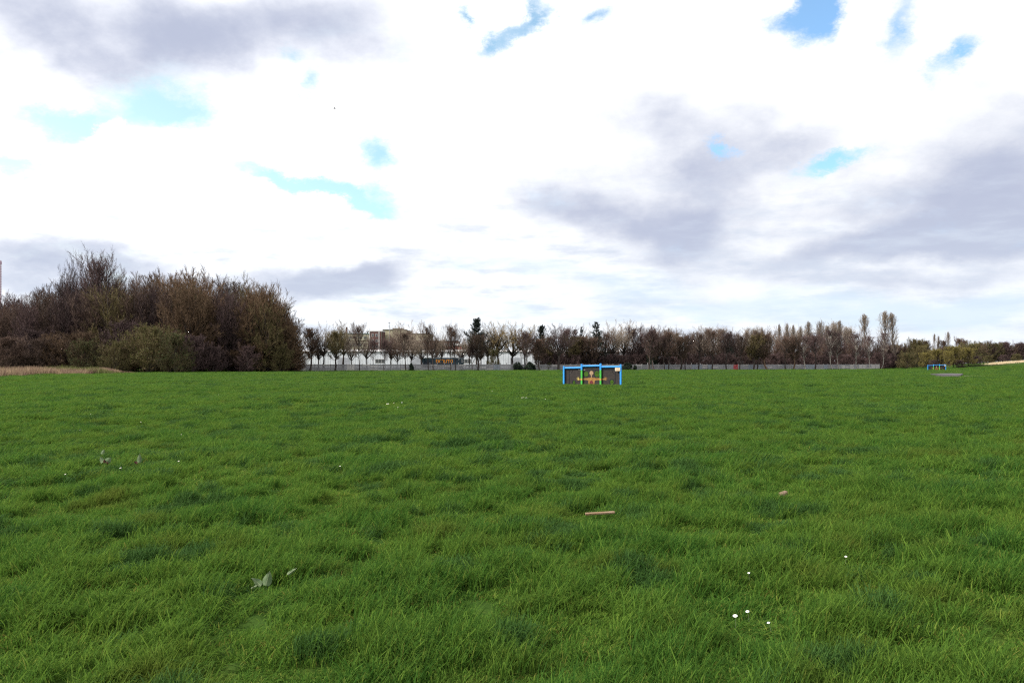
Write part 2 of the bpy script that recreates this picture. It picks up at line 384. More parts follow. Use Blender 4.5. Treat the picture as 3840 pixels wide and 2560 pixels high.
def make_grass():
    col = bpy.data.collections.new('grass_clumps')
    for k in range(6):
        me = blades(105, .10, .048, .095, .0056, .6, 20+k, dry=(.04,.07,.14)[k % 3]); me.materials.append(M['grass_blade'])
        col.objects.link(bpy.data.objects.new('grass_clump', me))
    for k in range(3):                     # longer tussock grass
        me = blades(95, .095, .075, .15, .006, .8, 40+k, dry=.02); me.materials.append(M['grass_blade'])
        col.objects.link(bpy.data.objects.new('grass_tussock', me))
    for k in range(3):                     # dark green tussocks of a coarser grass
        me = blades(100, .095, .065, .13, .006, .7, 60+k, dry=.0); me.materials.append(M['grass_dark'])
        col.objects.link(bpy.data.objects.new('grass_tussock_dark', me))
    P = []; S = []; Rz = []; I = []
    for (r0, r1, dens, sc) in ((.6, 5, 170, .9), (5, 12, 150, 1.0), (12, 28, 62, 1.5), (28, 60, 20, 2.5), (60, 125, 5, 4.6), (125, 200, 1.2, 8), (200, 330, .4, 11)):
        half = R(100 if r1 <= 12 else 80 if r1 <= 28 else 60); n = int(dens*half*(r1*r1-r0*r0))
        r = np.sqrt(rng.uniform(r0*r0, r1*r1, n)); t = rng.uniform(-half, half, n)
        x = r*np.sin(t); y = r*np.cos(t)
        low = np.ones(n)
        for (ipx, ipy, hw) in ITEMS:           # the sward is trodden low right round the small things lying in it
            iY = EYE*F/(ipy-HZ); iX = X(ipx, iY)
            low = np.where((np.abs(x-iX) < hw) & (y < iY+.06) & (y > iY-.35-.07*iY), .45, low)
        low = np.where((x > 3.6) & (x < 9.6) & (y > 61) & (y < 68.5), .42, low)
        keep = ~((x > X(3480, y)) & (x < X(3618, y)) & (y > 96) & (y < 127)); x, y, r, low = x[keep], y[keep], r[keep], low[keep]; n = len(x); tf = tuft(x, y)
        P.append(np.stack([x, y, gfull(x, y)-.03], 1))
        hh = np.clip(.20 + 1.30*tf, .30, 1.4)*low*rng.uniform(.85, 1.15, n)
        hh = hh*np.where((vnoise(x*2.1+17, y*2.1+3)*.5 + vnoise(x*5.3, y*5.3)*.5) > .64, 1.2, 1.0)
        S.append(np.stack([np.full(n, sc)*rng.uniform(.9, 1.2, n)]*2 + [hh*(1+.12*(sc-1))], 1))
        Rz.append(rng.normal(0, .9, n))
        tall = tf > rng.uniform(.50, .75, n)
        ix = np.where(tall, rng.integers(6, 9, n), rng.integers(0, 6, n))
        dk = vnoise(x*2.1+17, y*2.1+3)*.5 + vnoise(x*5.3, y*5.3)*.5 + .10*(vnoise(x*.12, y*.12)-.5)
        I.append(np.where(dk > np.where(r < 12, .69, .66), rng.integers(9, 12, n), ix))
    P = np.vstack(P); S = np.vstack(S); Rz = np.concatenate(Rz); I = np.concatenate(I)
    me = bpy.data.meshes.new('grass'); me.vertices.add(len(P)); me.vertices.foreach_set('co', P.astype(np.float32).ravel())
    a = me.attributes.new('sc', 'FLOAT_VECTOR', 'POINT'); a.data.foreach_set('vector', S.astype(np.float32).ravel())
    a = me.attributes.new('ro', 'FLOAT_VECTOR', 'POINT'); a.data.foreach_set('vector', np.stack([0*Rz, 0*Rz, Rz], 1).astype(np.float32).ravel())
    a = me.attributes.new('ix', 'INT', 'POINT'); a.data.foreach_set('value', I.astype(np.int32))
    o = link('grass', me); tag(o, 'rough ankle high green grass covering the field', 'grass', kind='stuff')
    ng = bpy.data.node_groups.new('scatter_grass', 'GeometryNodeTree')
    ng.interface.new_socket('Geometry', in_out='INPUT', socket_type='NodeSocketGeometry'); ng.interface.new_socket('Geometry', in_out='OUTPUT', socket_type='NodeSocketGeometry')
    gi = ng.nodes.new('NodeGroupInput'); go = ng.nodes.new('NodeGroupOutput')
    ci = ng.nodes.new('GeometryNodeCollectionInfo'); ci.inputs[0].default_value = col; ci.inputs[1].default_value = True; ci.inputs[2].default_value = True
    ip = ng.nodes.new('GeometryNodeInstanceOnPoints'); ip.inputs['Pick Instance'].default_value = True
    def attr(n_, t_):
        q = ng.nodes.new('GeometryNodeInputNamedAttribute'); q.data_type = t_; q.inputs[0].default_value = n_; return q.outputs[0]
    lk = ng.links.new
    lk(gi.outputs[0], ip.inputs['Points']); lk(ci.outputs[0], ip.inputs['Instance'])
    lk(attr('ix', 'INT'), ip.inputs['Instance Index'])
    e2r = ng.nodes.new('FunctionNodeEulerToRotation'); lk(attr('ro', 'FLOAT_VECTOR'), e2r.inputs[0]); lk(e2r.outputs[0], ip.inputs['Rotation'])
    lk(attr('sc', 'FLOAT_VECTOR'), ip.inputs['Scale']); lk(ip.outputs[0], go.inputs[0])
    md = o.modifiers.new('scatter', 'NODES'); md.node_group = ng
make_grass()

# ------------------------------------------------------------------ trees
def unit(v): return v/np.maximum(np.linalg.norm(v, axis=-1, keepdims=True), 1e-9)
def curve_pts(st, d, L, up, k):            # (N,k,3) points of upward bending branches
    s = np.linspace(0, 1, k)[None, :, None]
    u = np.zeros(3); u[2] = 1
    return st[:, None] + d[:, None]*L[:, None, None]*s + u*(L*up)[:, None, None]*s*s
def prisms(P, r0, r1, n=3):
    N, k, _ = P.shape; d = unit(P[:, -1]-P[:, 0]); ref = np.where(np.abs(d[:, 2:3]) > .9, [[1., 0, 0]], [[0, 0, 1.]])
    u = unit(np.cross(d, ref)); w = np.cross(d, u); V = []
    rad = r0[:, None] + (r1-r0)[:, None]*np.linspace(0, 1, k)[None]
    for j in range(n):
        a = 2*math.pi*j/n; V.append(P + (u*math.cos(a)+w*math.sin(a))[:, None]*rad[..., None])
    V = np.stack(V, 2).reshape(-1, 3); T = []
    for i in range(k-1):
        for j in range(n):
            a, b, c, e = i*n+j, i*n+(j+1) % n, (i+1)*n+(j+1) % n, (i+1)*n+j; T += [[a,b,c],[a,c,e]]
    T = (np.arange(N)*n*k)[:, None, None] + np.array(T)[None]
    return V, T.reshape(-1, 3)
def ribbons(P, w, g):                      # tapering ribbons, (N,3,3) points
    N = len(P); d = unit(P[:, -1]-P[:, 0]); s = unit(np.cross(d, g.normal(size=(N, 3))))*w[:, None]/2
    V = np.stack([P[:,0]-s, P[:,0]+s, P[:,1]-s*.8, P[:,1]+s*.8, P[:,2]], 1).reshape(-1, 3)
    T = (np.arange(N)*5)[:, None, None] + np.array([[0,1,3],[0,3,2],[2,3,4]])[None]
    return V, T.reshape(-1, 3)
def leaves(pos, size, g):
    N = len(pos); a = unit(g.normal(size=(N, 3)))*size[:, None]; b = unit(np.cross(a, g.normal(size=(N, 3))))*size[:, None]*.5
    V = np.stack([pos, pos+a*.5+b, pos+a, pos+a*.5-b], 1).reshape(-1, 3)
    T = (np.arange(N)*4)[:, None, None] + np.array([[0,1,2],[0,2,3]])[None]
    return V, T.reshape(-1, 3)
def join(parts):
    V = []; T = []; o = 0
    for v, t in parts: V.append(v); T.append(t+o); o += len(v)
    return np.vstack(V), np.vstack(T)
def child_branches(P, n, lf, ang, up, g, s0=.25, taper=.5):
    """n side branches on every parent polyline"""
    N, k, _ = P.shape; s = (s0 + (1-s0)*(np.arange(n)[None] + g.uniform(0, 1, (N, n)))/n)
    fi = s*(k-1); i0 = np.minimum(fi.astype(int), k-2); fr = (fi-i0)[..., None]; idx = np.arange(N)[:, None]
    st = P[idx, i0]*(1-fr) + P[idx, i0+1]*fr; pd = unit(P[idx, i0+1]-P[idx, i0])
    L = np.linalg.norm(P[:, -1]-P[:, 0], axis=1)[:, None]*lf*(1-taper*s)*g.uniform(.6, 1.25, (N, n))
    rnd = unit(np.cross(pd, g.normal(size=(N, n, 3)))); an = ang*g.uniform(.6, 1.35, (N, n))[..., None]
    d = pd*np.cos(an) + rnd*np.sin(an); d[..., 2] += up; d = unit(d)
    return st.reshape(-1, 3), d.reshape(-1, 3), L.ravel()
def make_tree(seed, H, Rc, base=.2, inc=(75, 25), n=(24, 9, 8, 4), env='oval', up=.25, stems=1, r0=.16, tw=.03, leaf=None, leafn=0, leafsize=.12, upt=.25, split=False, lf=(.5,.5,.55), ang=(.75,.7,.65)):
    """bare tree: returns (trunk mesh, crown mesh, leaf mesh or None), unit metres"""
    g = np.random.default_rng(seed); tr = []; cr = []; limbsP = []
    E = {'hemi': lambda t: np.ones_like(t), 'oval': lambda t: np.sin(np.pi*np.clip(t*.85+.12, 0, 1))**.7, 'col': lambda t: .55+.5*np.sin(np.pi*t), 'dome': lambda t: np.sqrt(np.clip(1-(t*.98)**2.2, 0.02, 1)),
         'cone': lambda t: 1.02-.85*t, 'fan': lambda t: .35+.75*np.sin(np.pi*np.clip(t*.75+.1, 0, 1))}[env]
    for s in range(stems):
        az = g.uniform(0, 2*math.pi); sp = 0 if stems == 1 else g.uniform(.04, .13)
        k = 7; zs = np.linspace(0, H*(.97 if s == 0 else g.uniform(.75, .95)), k)
        wob = np.cumsum(g.normal(0, H*.012, (k, 2)), 0); wob[0] = 0
        ax = np.stack([wob[:,0]+np.cos(az)*sp*zs, wob[:,1]+np.sin(az)*sp*zs, zs], 1)
        if split: ax = ax[:4]*[1, 1, base*2.4*H/max(ax[3,2], .1)]
        tr.append(prisms(ax[None], np.array([r0*(1.15 if s == 0 else .8)]), np.array([r0*(.15 if not split else .55)]), 6))
        m = max(5, n[0]//stems); t = np.sort(g.uniform(0, 1, m))
        z = (base + (1-base)*t*(.93 if env != 'hemi' else .45))*H if not split else ax[-1,2]*g.uniform(.75, 1, m)
        st = np.stack([np.interp(z, ax[:,2], ax[:,i]) for i in range(3)], 1)
        a = np.arange(m)*2.4 + g.uniform(-.6, .6, m) + s
        if split: t = g.uniform(0, 1, m); inn = np.radians(8 + 50*t)
        else: inn = np.radians(inc[0]+(inc[1]-inc[0])*t + g.uniform(-8, 8, m))
        L = Rc*E(t)*g.uniform(.75, 1.12, m)/np.maximum(np.sin(inn), .42)
        if split: L = (H-ax[-1,2])*g.uniform(.8, 1.0, m)*(1-.25*t)
        elif env == 'hemi': L = g.uniform(.78, 1.04, m)/np.sqrt((np.sin(inn)/Rc)**2 + (np.cos(inn)/np.maximum(H-z, 1))**2)/(1+up*.4)
        else: L = np.minimum(L, (H*1.02-z)/np.maximum(np.cos(inn)+up*.5, .15)+.4)
        d = np.stack([np.cos(a)*np.sin(inn), np.sin(a)*np.sin(inn), np.cos(inn)], 1)
        P1 = curve_pts(st, d, L, up, 5); P1[:, 1:4] += g.normal(0, .03, (m, 3, 3))*L[:, None, None]
        tr.append(prisms(P1, np.clip(L*.026, .03, r0*.6), np.full(m, .016), 4)); limbsP.append(P1)
    P1 = np.vstack(limbsP)
    st, d, L = child_branches(P1, n[1], lf[0], ang[0], upt*.6, g, .22); P2 = curve_pts(st, d, L, up*.6, 4); P2[:, 1:3] += g.normal(0, .04, (len(P2), 2, 3))*L[:, None, None]
    cr.append(prisms(P2, np.clip(L*.016, .02, .06), np.full(len(P2), .011), 3))
    st, d, L = child_branches(P2, n[2], lf[1], ang[1], upt, g, .2); L = np.maximum(L, .35); P3 = curve_pts(st, d, L, up*.5, 3)
    cr.append(ribbons(P3, np.full(len(P3), tw), g))
    if n[3]:
        st, d, L = child_branches(P3, n[3], lf[2], ang[2], upt, g, .15, .3); L = np.maximum(L, .22); P4 = curve_pts(st, d, L, up*.4, 3)
        cr.append(ribbons(P4, np.full(len(P4), tw*.75), g))
    else: P4 = P3
    lm = None
    if leafn:
        tips = P4[g.integers(0, len(P4), leafn), g.integers(1, 3, leafn)] + g.normal(0, .08, (leafn, 3))
        lm = mesh_tris('foliage', *leaves(tips, leafsize*g.uniform(.6, 1.3, leafn), g))
    return mesh_tris('trunk', *join(tr)), mesh_tris('crown', *join(cr)), lm
def make_conifer(seed, H, Rc, base=.12, pine=False):
    g = np.random.default_rng(seed)
    ax = np.stack([np.cumsum(g.normal(0, .05, 7)), np.cumsum(g.normal(0, .05, 7)), np.linspace(0, H, 7)], 1)
    tr = [prisms(ax[None], np.array([.2]), np.array([.02]), 6)]
    m = 90; t = np.sort(g.uniform(0, 1, m)); z = (base+(1-base)*t)*H; a = np.arange(m)*2.4+g.uniform(-.5, .5, m)
    whorl = .75+.35*np.sin(t*38)
    L = Rc*(1.05-t)**.8*whorl*g.uniform(.7, 1.15, m)+.25; inc = np.radians(82-45*t) if pine else np.radians(95-40*t)
    st = np.stack([np.interp(z, ax[:,2], ax[:,i]) for i in range(3)], 1)
    d = np.stack([np.cos(a)*np.sin(inc), np.sin(a)*np.sin(inc), np.cos(inc)], 1)
    P = curve_pts(st, d, L, .28, 4); tr.append(prisms(P, np.full(m, .035), np.full(m, .01), 3))
    s2, d2, L2 = child_branches(P, 12, .42, .8, .12, g, .15, .55); P2 = curve_pts(s2, d2, np.maximum(L2, .25), .15, 3)
    cr = [ribbons(P2, np.full(len(P2), .10), g)]
    s3, d3, L3 = child_branches(P2, 9, .6, .8, .2, g, 0, .2); cr.append(ribbons(curve_pts(s3, d3, np.maximum(L3, .18), .1, 3), np.full(len(s3), .06), g))
    return mesh_tris('trunk', *join(tr)), mesh_tris('crown', *join(cr)), None
def make_bush(seed, H, Rc, n=5200, size=.16):
    g = np.random.default_rng(seed)
    az = g.uniform(0, 2*math.pi, n); t = g.beta(1.3, 1.3, n)
    r = Rc*np.sqrt(np.clip(1-(t*1.02-.3)**2/.52, 0.05, 1))*g.uniform(.35, 1, n)**.5*(.82+.25*np.sin(az*3+t*6))
    p = np.stack([np.cos(az)*r, np.sin(az)*r, t*H*(.9+.14*np.sin(az*2+1))], 1)
    st = np.zeros((9, 3)); a = np.linspace(0, 6, 9); st[:, 0] = np.cos(a)*.1; st[:, 1] = np.sin(a)*.1
    d = unit(np.stack([np.cos(a)*.5, np.sin(a)*.5, np.ones(9)], 1))
    return mesh_tris('trunk', *prisms(curve_pts(st, d, np.full(9, H*.8), 0, 3), np.full(9, .05), np.full(9, .01), 4)), mesh_tris('crown', *leaves(p, size*g.uniform(.6, 1.3, n), g)), None

PROTO = {}
def proto(key, meshes, bark, crown, leaf=None):
    t, c, l = meshes; t.materials.append(M[bark]); c.materials.append(M[crown])
    if l is not None: l.materials.append(M[leaf])
    zz_ = np.empty(len(c.vertices)*3, np.float32); c.vertices.foreach_get('co', zz_); top = float(np.percentile(zz_[2::3], 99.6)); PROTO[key] = (t, c, l, top)
for k in range(3):                         # rounded, many limbed trees with clear twig fans
    proto('round%d' % k, make_tree(100+k, 13, 3.9, .31, (60, 14), (28, 10, 9, 5), 'oval', .28, 1, .23, .031), 'bark_dark', ('twig_brown','twig_purple','twig_brown')[k])
for k in range(3):                         # vase shaped trees
    proto('vase%d' % k, make_tree(120+k, 12, 3.6, .165, (60, 15), (17, 11, 9, 5), 'oval', .12, 1, .25, .030, split=True, lf=(.42,.5,.55)), 'bark_dark', ('twig_pale','twig_brown','twig_pale')[k])
for k in range(2):                         # dense egg shaped trees
    proto('egg%d' % k, make_tree(140+k, 9, 2.5, .29, (52, 12), (32, 12, 9, 5), 'oval', .3, 1, .21, .032, leafn=(900, 1500)[k], leafsize=.10), 'bark_dark', ('twig_brown','twig_olive')[k], ('leaf_olive'))
for k in range(2):                         # tall columns
    proto('poplar%d' % k, make_tree(160+k, 20, 2.5, .14, (34, 9), (50, 8, 8, 4), 'col', .22, 1, .30, .034, upt=.45, lf=(.42,.45,.55)), 'bark_grey', 'twig_pale')
proto('birch0', make_tree(170, 12, 2.2, .3, (50, 18), (28, 11, 9, 5), 'oval', .15, 1, .13, .026, upt=.0), 'bark_pale', 'twig_purple')
for k in range(3):                         # thicket trees, twiggy to the ground
    proto('thick%d' % k, make_tree(180+k, 15, 5.0, .05, (86, 8), (48, 11, 9, 5), 'hemi', .12, 2, .17, .05, upt=.22, ang=(.65,.6,.55), lf=(.45,.55,.6)), 'bark_dark', ('twig_brown','twig_purple','twig_brown')[k])
proto('thick3', make_tree(190, 15, 5.2, .04, (88, 8), (48, 11, 9, 5), 'hemi', .12, 2, .17, .05, upt=.2, ang=(.65,.6,.55), lf=(.45,.55,.6), leafn=1500, leafsize=.16), 'bark_dark', 'twig_olive', 'leaf_olive')
for k in range(2):                         # low shrubs breaking into leaf
    proto('shrub%d' % k, make_tree(200+k, 6, 3.6, .02, (80, 20), (42, 11, 9, 4), 'dome', .25, 3, .07, .035, leafn=3200, leafsize=.16), 'bark_dark', 'twig_olive', 'leaf_green' if k == 0 else 'leaf_olive')
proto('shrub2', make_tree(210, 6, 3.4, .02, (80, 20), (42, 11, 9, 4), 'dome', .25, 3, .07, .04), 'bark_dark', 'twig_purple')
proto('willow0', make_tree(220, 8, 5.0, .06, (74, 18), (34, 10, 9, 4), 'dome', .2, 2, .14, .05, leafn=9000, leafsize=.22), 'bark_dark', 'twig_olive', 'leaf_willow')
proto('dome0', make_tree(195, 16, 9.0, .06, (92, 6), (90, 12, 9, 4), 'hemi', .10, 3, .2, .055, upt=.15, ang=(.6,.55,.5), lf=(.4,.5,.55)), 'bark_dark', 'twig_rust')
proto('alder0', make_tree(230, 16, 4.4, .25, (62, 26), (26, 9, 8, 3), 'cone', .22, 1, .18, .034), 'bark_dark', 'twig_purple')
for k in range(2): proto('pine%d' % k, make_conifer(240+k, 12, 3.0, (.35, .15)[k], k == 0), 'bark_dark', 'needle')
proto('ivy0', make_bush(250, 2.6, 1.5), 'bark_dark', 'ivy')
proto('ivy1', make_bush(251, 8, 1.7, 7000, .22), 'bark_dark', 'ivy')
proto('sap0', make_tree(260, 3, 1.0, .05, (50, 15), (16, 6, 5, 0), 'oval', .2, 2, .03, .02, leafn=700, leafsize=.1), 'bark_dark', 'twig_olive', 'leaf_green')

def plant(key, x, y, h, label, group=None, wide=1., name='tree', cat='tree', crown=None, z=None, bark=None):
    t, c, l, top = PROTO[key]; s = h/top
    lean = (random.gauss(0, .022), random.gauss(0, .022))
    o = empty(name, (x, y, (ghf(x, y) if z is None else z)-(.45 if key[:5] in ('shrub','thick') else .05)), label, cat, group, random.uniform(0, 6.28), (s*wide, s*wide, s))
    o.rotation_euler.x, o.rotation_euler.y = lean
    to = link('trunk', t, None, o); co = link('crown', c, None, o)
    if crown: co.material_slots[0].link = 'OBJECT'; co.material_slots[0].material = M[crown]
    if bark: to.material_slots[0].link = 'OBJECT'; to.material_slots[0].material = M[bark]
    if l is not None: link('foliage', l, None, o)
    return o
def plant_px(key, px, top, Y, label, group=None, wide=1., **kw):
    x = X(px, Y); g0 = ghf(x, Y); return plant(key, x, Y, (Z(top, Y)-g0)*1.03, label, group, wide, **kw)

# --- the thicket on the left
SIL = [(-200,1110),(0,1108),(60,1104),(150,1092),(210,1072),(300,1050),(430,1045),(500,1024),(560,1030),(640,1034),(730,1024),(800,1034),(870,1044),(930,1056),(980,1078),(1020,1102),(1060,1132),(1090,1165),(1115,1205)]
def sil(px): return float(np.interp(px, [a for a, _ in SIL], [b for _, b in SIL]))
tg = 'trees of the thicket on the left'
def zone(p):
    for a, b in ((60, 'at the picture\'s left edge'), (200, 'left of its two tall trees'), (330, 'round the slender tall tree'), (430, 'under the tallest tree'), (620, 'just right of the tallest tree'), (800, 'in the middle of its crest'), (960, 'on its right slope')):
        if p < a: return b
    return 'at its right shoulder'
plant_px('round1', 375, 955, 184, 'tallest bare tree rising out of the thicket on the left', tg, .85)
plant_px('vase2', 268, 978, 188, 'slender bare tree beside the tallest one above the thicket', tg, .55, crown='twig_purple')
for Y, step, keys, dt in ((205, 62, ('thick0','thick1','thick2'), 4), (190, 66, ('thick1','thick3','thick0','thick2'), 10), (176, 74, ('thick0','thick3','thick2','thick1'), 40)):
    px = -170
    while px < 1080:
        p = px + random.uniform(-14, 14); edge = max(0, (p-960)/130)
        k = keys[int(px/step) % len(keys)]
        if p < 330 and k == 'thick3': k = 'thick1'
        plant_px(k, min(p, 1075), sil(min(p, 1090)) + dt + random.uniform(-16, 20), Y, 'bare %s-row tree of the thicket %s' % ({205:'back',190:'middle',176:'front'}[Y], zone(p)), tg, .85,
                 crown='twig_rust' if 480 < p < 1060 and random.random() < .45 else None)
        px += step
for (px, top, Y, k, lab) in ((1075,1190,183,'thick0','last low rounded tree at the thicket\'s right end next to the fence'),(1098,1235,184,'thick2','outermost rounded tree of the thicket nearest the egg shaped tree'),(1035,1135,178,'thick2','brown tree bulging out at the thicket\'s right shoulder')):
    plant_px(k, px, top, Y, lab, tg, 1.0, crown='twig_rust')
for (px, top, Y, k, w, lab) in ((330,1265,160,'shrub0',.95,'rounded green shrub standing first in front of the thicket'),(560,1215,160,'shrub1',1.0,'bushy olive green shrub in the middle of the thicket\'s edge'),
        (655,1235,158,'shrub0',.9,'dark green shrub spreading low before the thicket\'s centre'),(430,1270,157,'shrub1',.8,'small olive shrub at the foot of the thicket below the tallest tree'),
        (800,1290,168,'shrub2',1.0,'dark twiggy shrub in the thicket\'s deepest shade'),(930,1290,172,'shrub2',1.0,'dark purple shrub low at the right part of the thicket'),(1050,1290,176,'shrub1',.9,'olive brown shrub at the thicket\'s right foot'),
        (200,1280,165,'shrub2',1.0,'purple brown shrub behind the tall dry grass'),(60,1270,168,'shrub2',1.0,'purple brown shrub at the far left behind dry grass'),(-60,1270,168,'shrub2',1.0,'purple brown shrub cut by the left edge of the picture'),
        (720,1250,166,'shrub2',1.1,'brown shrub right of the dark green one in the thicket'),(480,1200,170,'shrub2',1.2,'tall brown shrub behind the olive green one in the thicket'),(130,1230,172,'shrub2',1.2,'tall purple shrub under the thicket\'s left treetops')):
    plant_px(k, px, top, Y, lab, 'shrubs along the thicket', w, name='shrub', cat='shrub')

plant_px('dome0', 985, 1075, 181, 'great dome shaped brown tree forming the thicket\'s right end', tg, .92)
plant_px('dome0', 1055, 1180, 187, 'lower dome shaped brown tree sweeping down to the fence', tg, .95)
plant_px('dome0', 700, 1068, 172, 'dome shaped olive brown tree in the thicket\'s middle', tg, .8)
for i, px in enumerate(range(820, 1110, 40)):
    plant_px('shrub2', px, 1320+random.uniform(-15, 15), 192, 'dark shrub deep under the trees of the thicket\'s right half', 'deep shrubs of the thicket', 1.3, name='shrub', cat='shrub')
for i, px in enumerate(range(-120, 1110, 46)):
    plant_px(('shrub2','thick1','thick0')[i % 3], px, 1296+random.uniform(-60, 25), float(np.interp(px, [0, 400, 1100], [158, 164, 184])), 'low dark twiggy shrub at the foot of the thicket %s' % zone(px), 'low shrubs at the foot of the thicket', 1.15, name='shrub', cat='shrub', crown=random.choice(('twig_brown', 'twig_purple', 'twig_rust')))

# --- the concrete fence line
FA, FB = Vector((X(1085, 199), 199, 0)), Vector((X(3298, 284), 284, 0))
FD = (FB-FA); FL = FD.length; FU = FD/FL; FRZ = math.atan2(FD.y, FD.x)
def fence_y(px, off=0):                    # depth of the fence line at a picture column
    # solve X(px,Y) = FA.x + t*FU.x, Y = FA.y + t*FU.y
    k = (px-1920)/F; t = (k*FA.y-FA.x)/(FU.x-k*FU.y); return FA.y + t*FU.y + off

# --- trees by the fence: column, top row, prototype, width factor, offset from the fence (negative = in front), look
ROW = [
 (1162,1230,'egg0',1.05,-3,'dense brown egg shaped tree just right of the thicket'),
 (1215,1212,'vase0',.95,9,'bare spreading tree behind the fence with twin pale stems'),
 (1257,1240,'egg1',1.15,-3,'olive tinged round tree in front of the tan factory'),
 (1285,1207,'vase2',1.1,12,'pale bare tree behind the fence under the factory chimney'),
 (1348,1212,'round0',.75,-2,'bare tree with two close trunks in front of the fence'),
 (1400,1268,'round1',.7,7,'small bare tree behind the fence under the brown tower'),
 (1440,1268,'round1',.9,-2,'low purple tree with twin trunks in front of the white warehouse'),
 (1486,1285,'vase1',.9,7,'spreading leafless tree behind the fence right of the twin trunks'),
 (1522,1240,'round2',1.0,-2,'purple brown tree before the beige block'),
 (1560,1208,'vase0',1.25,60,'wide pale crowned tree behind the beige block roof'),
 (1500,1214,'vase2',1.1,62,'pale crowned tree behind the beige block at its left part'),
 (1607,1214,'round0',.62,-2,'narrow bare tree at the left end of the dark lorry'),
 (1624,1250,'vase1',.7,-3,'short bare tree hiding the left half of the dark lorry'),
 (1654,1230,'vase0',.7,8,'pale bare tree behind the fence over the lorry lettering'),
 (1690,1216,'round2',.62,-2,'upright bare tree in front of the last letter on the lorry'),
 (1709,1228,'round0',.75,-3,'dark trunked bare tree at the right end of the lorry'),
 (1760,1240,'vase2',.7,9,'pale small tree left of the tallest conifer'),
 (1771,1290,'round1',.7,-2,'thin low tree with a leaning trunk left of the tallest conifer'),
 (1792,1255,'egg0',1.0,-2,'brown dense tree directly below the tallest conifer'),
 (1830,1215,'vase0',1.0,10,'bare grey tree right of the tallest conifer'),
 (1852,1300,'shrub0',.5,3,'fresh green low tree right of the tallest conifer'),
 (1875,1212,'vase1',1.0,8,'tall tawny tree between the green low tree and the golden crown'),
 (1925,1212,'vase0',1.25,9,'broad golden brown crowned tree behind the fence'),
 (1965,1222,'vase1',1.0,12,'wide bare tree right of the golden crown'),
 (1977,1240,'round0',.9,-2,'bare tree standing in front of the black hedge'),
 (2024,1270,'egg0',1.1,-2,'reddish tree in front of the second conifer'),
 (2060,1262,'egg1',.75,6,'pale green tinged tree right of the second conifer'),
 (2094,1222,'vase2',1.2,-2,'broad bare tree left of the blue goal'),
 (2125,1224,'round1',1.0,8,'purple twigged tree behind the blue goal left post'),
 (2150,1262,'egg1',1.3,6,'olive brown tree over the blue goal left half'),
 (2185,1262,'egg0',1.3,7,'brown tree over the middle of the blue goal'),
 (2207,1220,'vase0',.8,14,'pale twiggy tree between the two close conifers'),
 (2222,1268,'egg0',1.2,5,'red brown tree over the right half of the blue goal'),
 (2265,1240,'round0',.9,9,'bare tree right of the tall close conifer'),
 (2300,1208,'vase0',1.0,10,'tall pale crowned tree above the goal right post'),
 (2335,1206,'vase2',1.0,12,'tall grey crowned tree right of the goal'),
 (2375,1224,'round2',.9,9,'brown bare tree behind the right black hedge'),
 (2400,1222,'vase1',.9,12,'purple bare tree right of the right black hedge'),
 (2433,1226,'round0',.9,-2,'bare tree with a dark trunk right of the black hedge'),
 (2453,1250,'egg0',.9,-2,'bare tree next to the ivy column'),
 (2492,1252,'round1',.9,-2,'bare tree with a bent trunk in front of the fence'),
 (2507,1236,'round2',.95,-3,'thick trunked tree in front of the fence'),
 (2552,1262,'egg0',1.1,-2,'purple brown tree left of the white ball on the fence'),
 (2570,1250,'round1',.8,-2,'thin purple tree in front of the fence'),
 (2619,1242,'round0',1.0,-2,'dark trunked tree by the white ball on the fence'),
 (2650,1240,'vase0',1.0,14,'pale topped tree behind the fence before the white vans'),
 (2670,1232,'round2',1.0,-2,'olive brown tree with an upright pale trunk'),
 (2724,1240,'round1',1.0,-2,'purple tree left of the red painted bays'),
 (2774,1252,'round0',.9,-2,'dark tree at the right end of the red painted bays'),
 (2826,1256,'egg1',1.1,-2,'olive topped tree with the left of two close dark trunks'),
 (2840,1240,'round2',.9,-3,'taller tree with the right of two close dark trunks'),
 (2877,1252,'egg0',1.1,-2,'reddish tree with a tan trunk'),
 (2945,1256,'round0',1.0,-2,'black trunked tree in front of the fence\'s grey far part'),
 (2975,1262,'egg0',1.0,-2,'reddish trunked tree in front of the fence\'s grey far part'),
 (3020,1262,'birch0',1.1,-2,'pale trunked birch alone in front of the fence'),
 (3057,1250,'round1',1.0,-2,'brown trunked tree right of the lone birch'),
 (3122,1240,'birch0',1.0,-2,'greenish trunked birch before the fence\'s patchy end'),
 (3148,1245,'birch0',1.0,-2,'birch with a speckled straight trunk near the fence\'s end'),
 (3217,1252,'birch0',1.0,-2,'white stemmed birch close to the fence\'s right end'),
 (3262,1262,'birch0',.9,-2,'leaning white birch at the fence\'s right end'),
 (3305,1250,'birch0',.8,-2,'birch just past the fence\'s right end'),
]
for (px, top, k, w, off, lab) in ROW:
    crown = None; bark = None
    if 1870 < px < 1970 and k[:4] == 'vase': crown = 'twig_gold'
    if px in (1257, 2060, 2150): crown = 'twig_olive'
    if px in (1977, 2094, 2375, 2400, 2433): crown = 'twig_purple'
    if px in (2877, 2975): bark = 'bark_tan'
    plant_px(k, px, top, fence_y(px, off), lab, 'trees along the concrete fence', w*(1.15 if px > 1750 else 1.0), crown=crown, bark=bark)
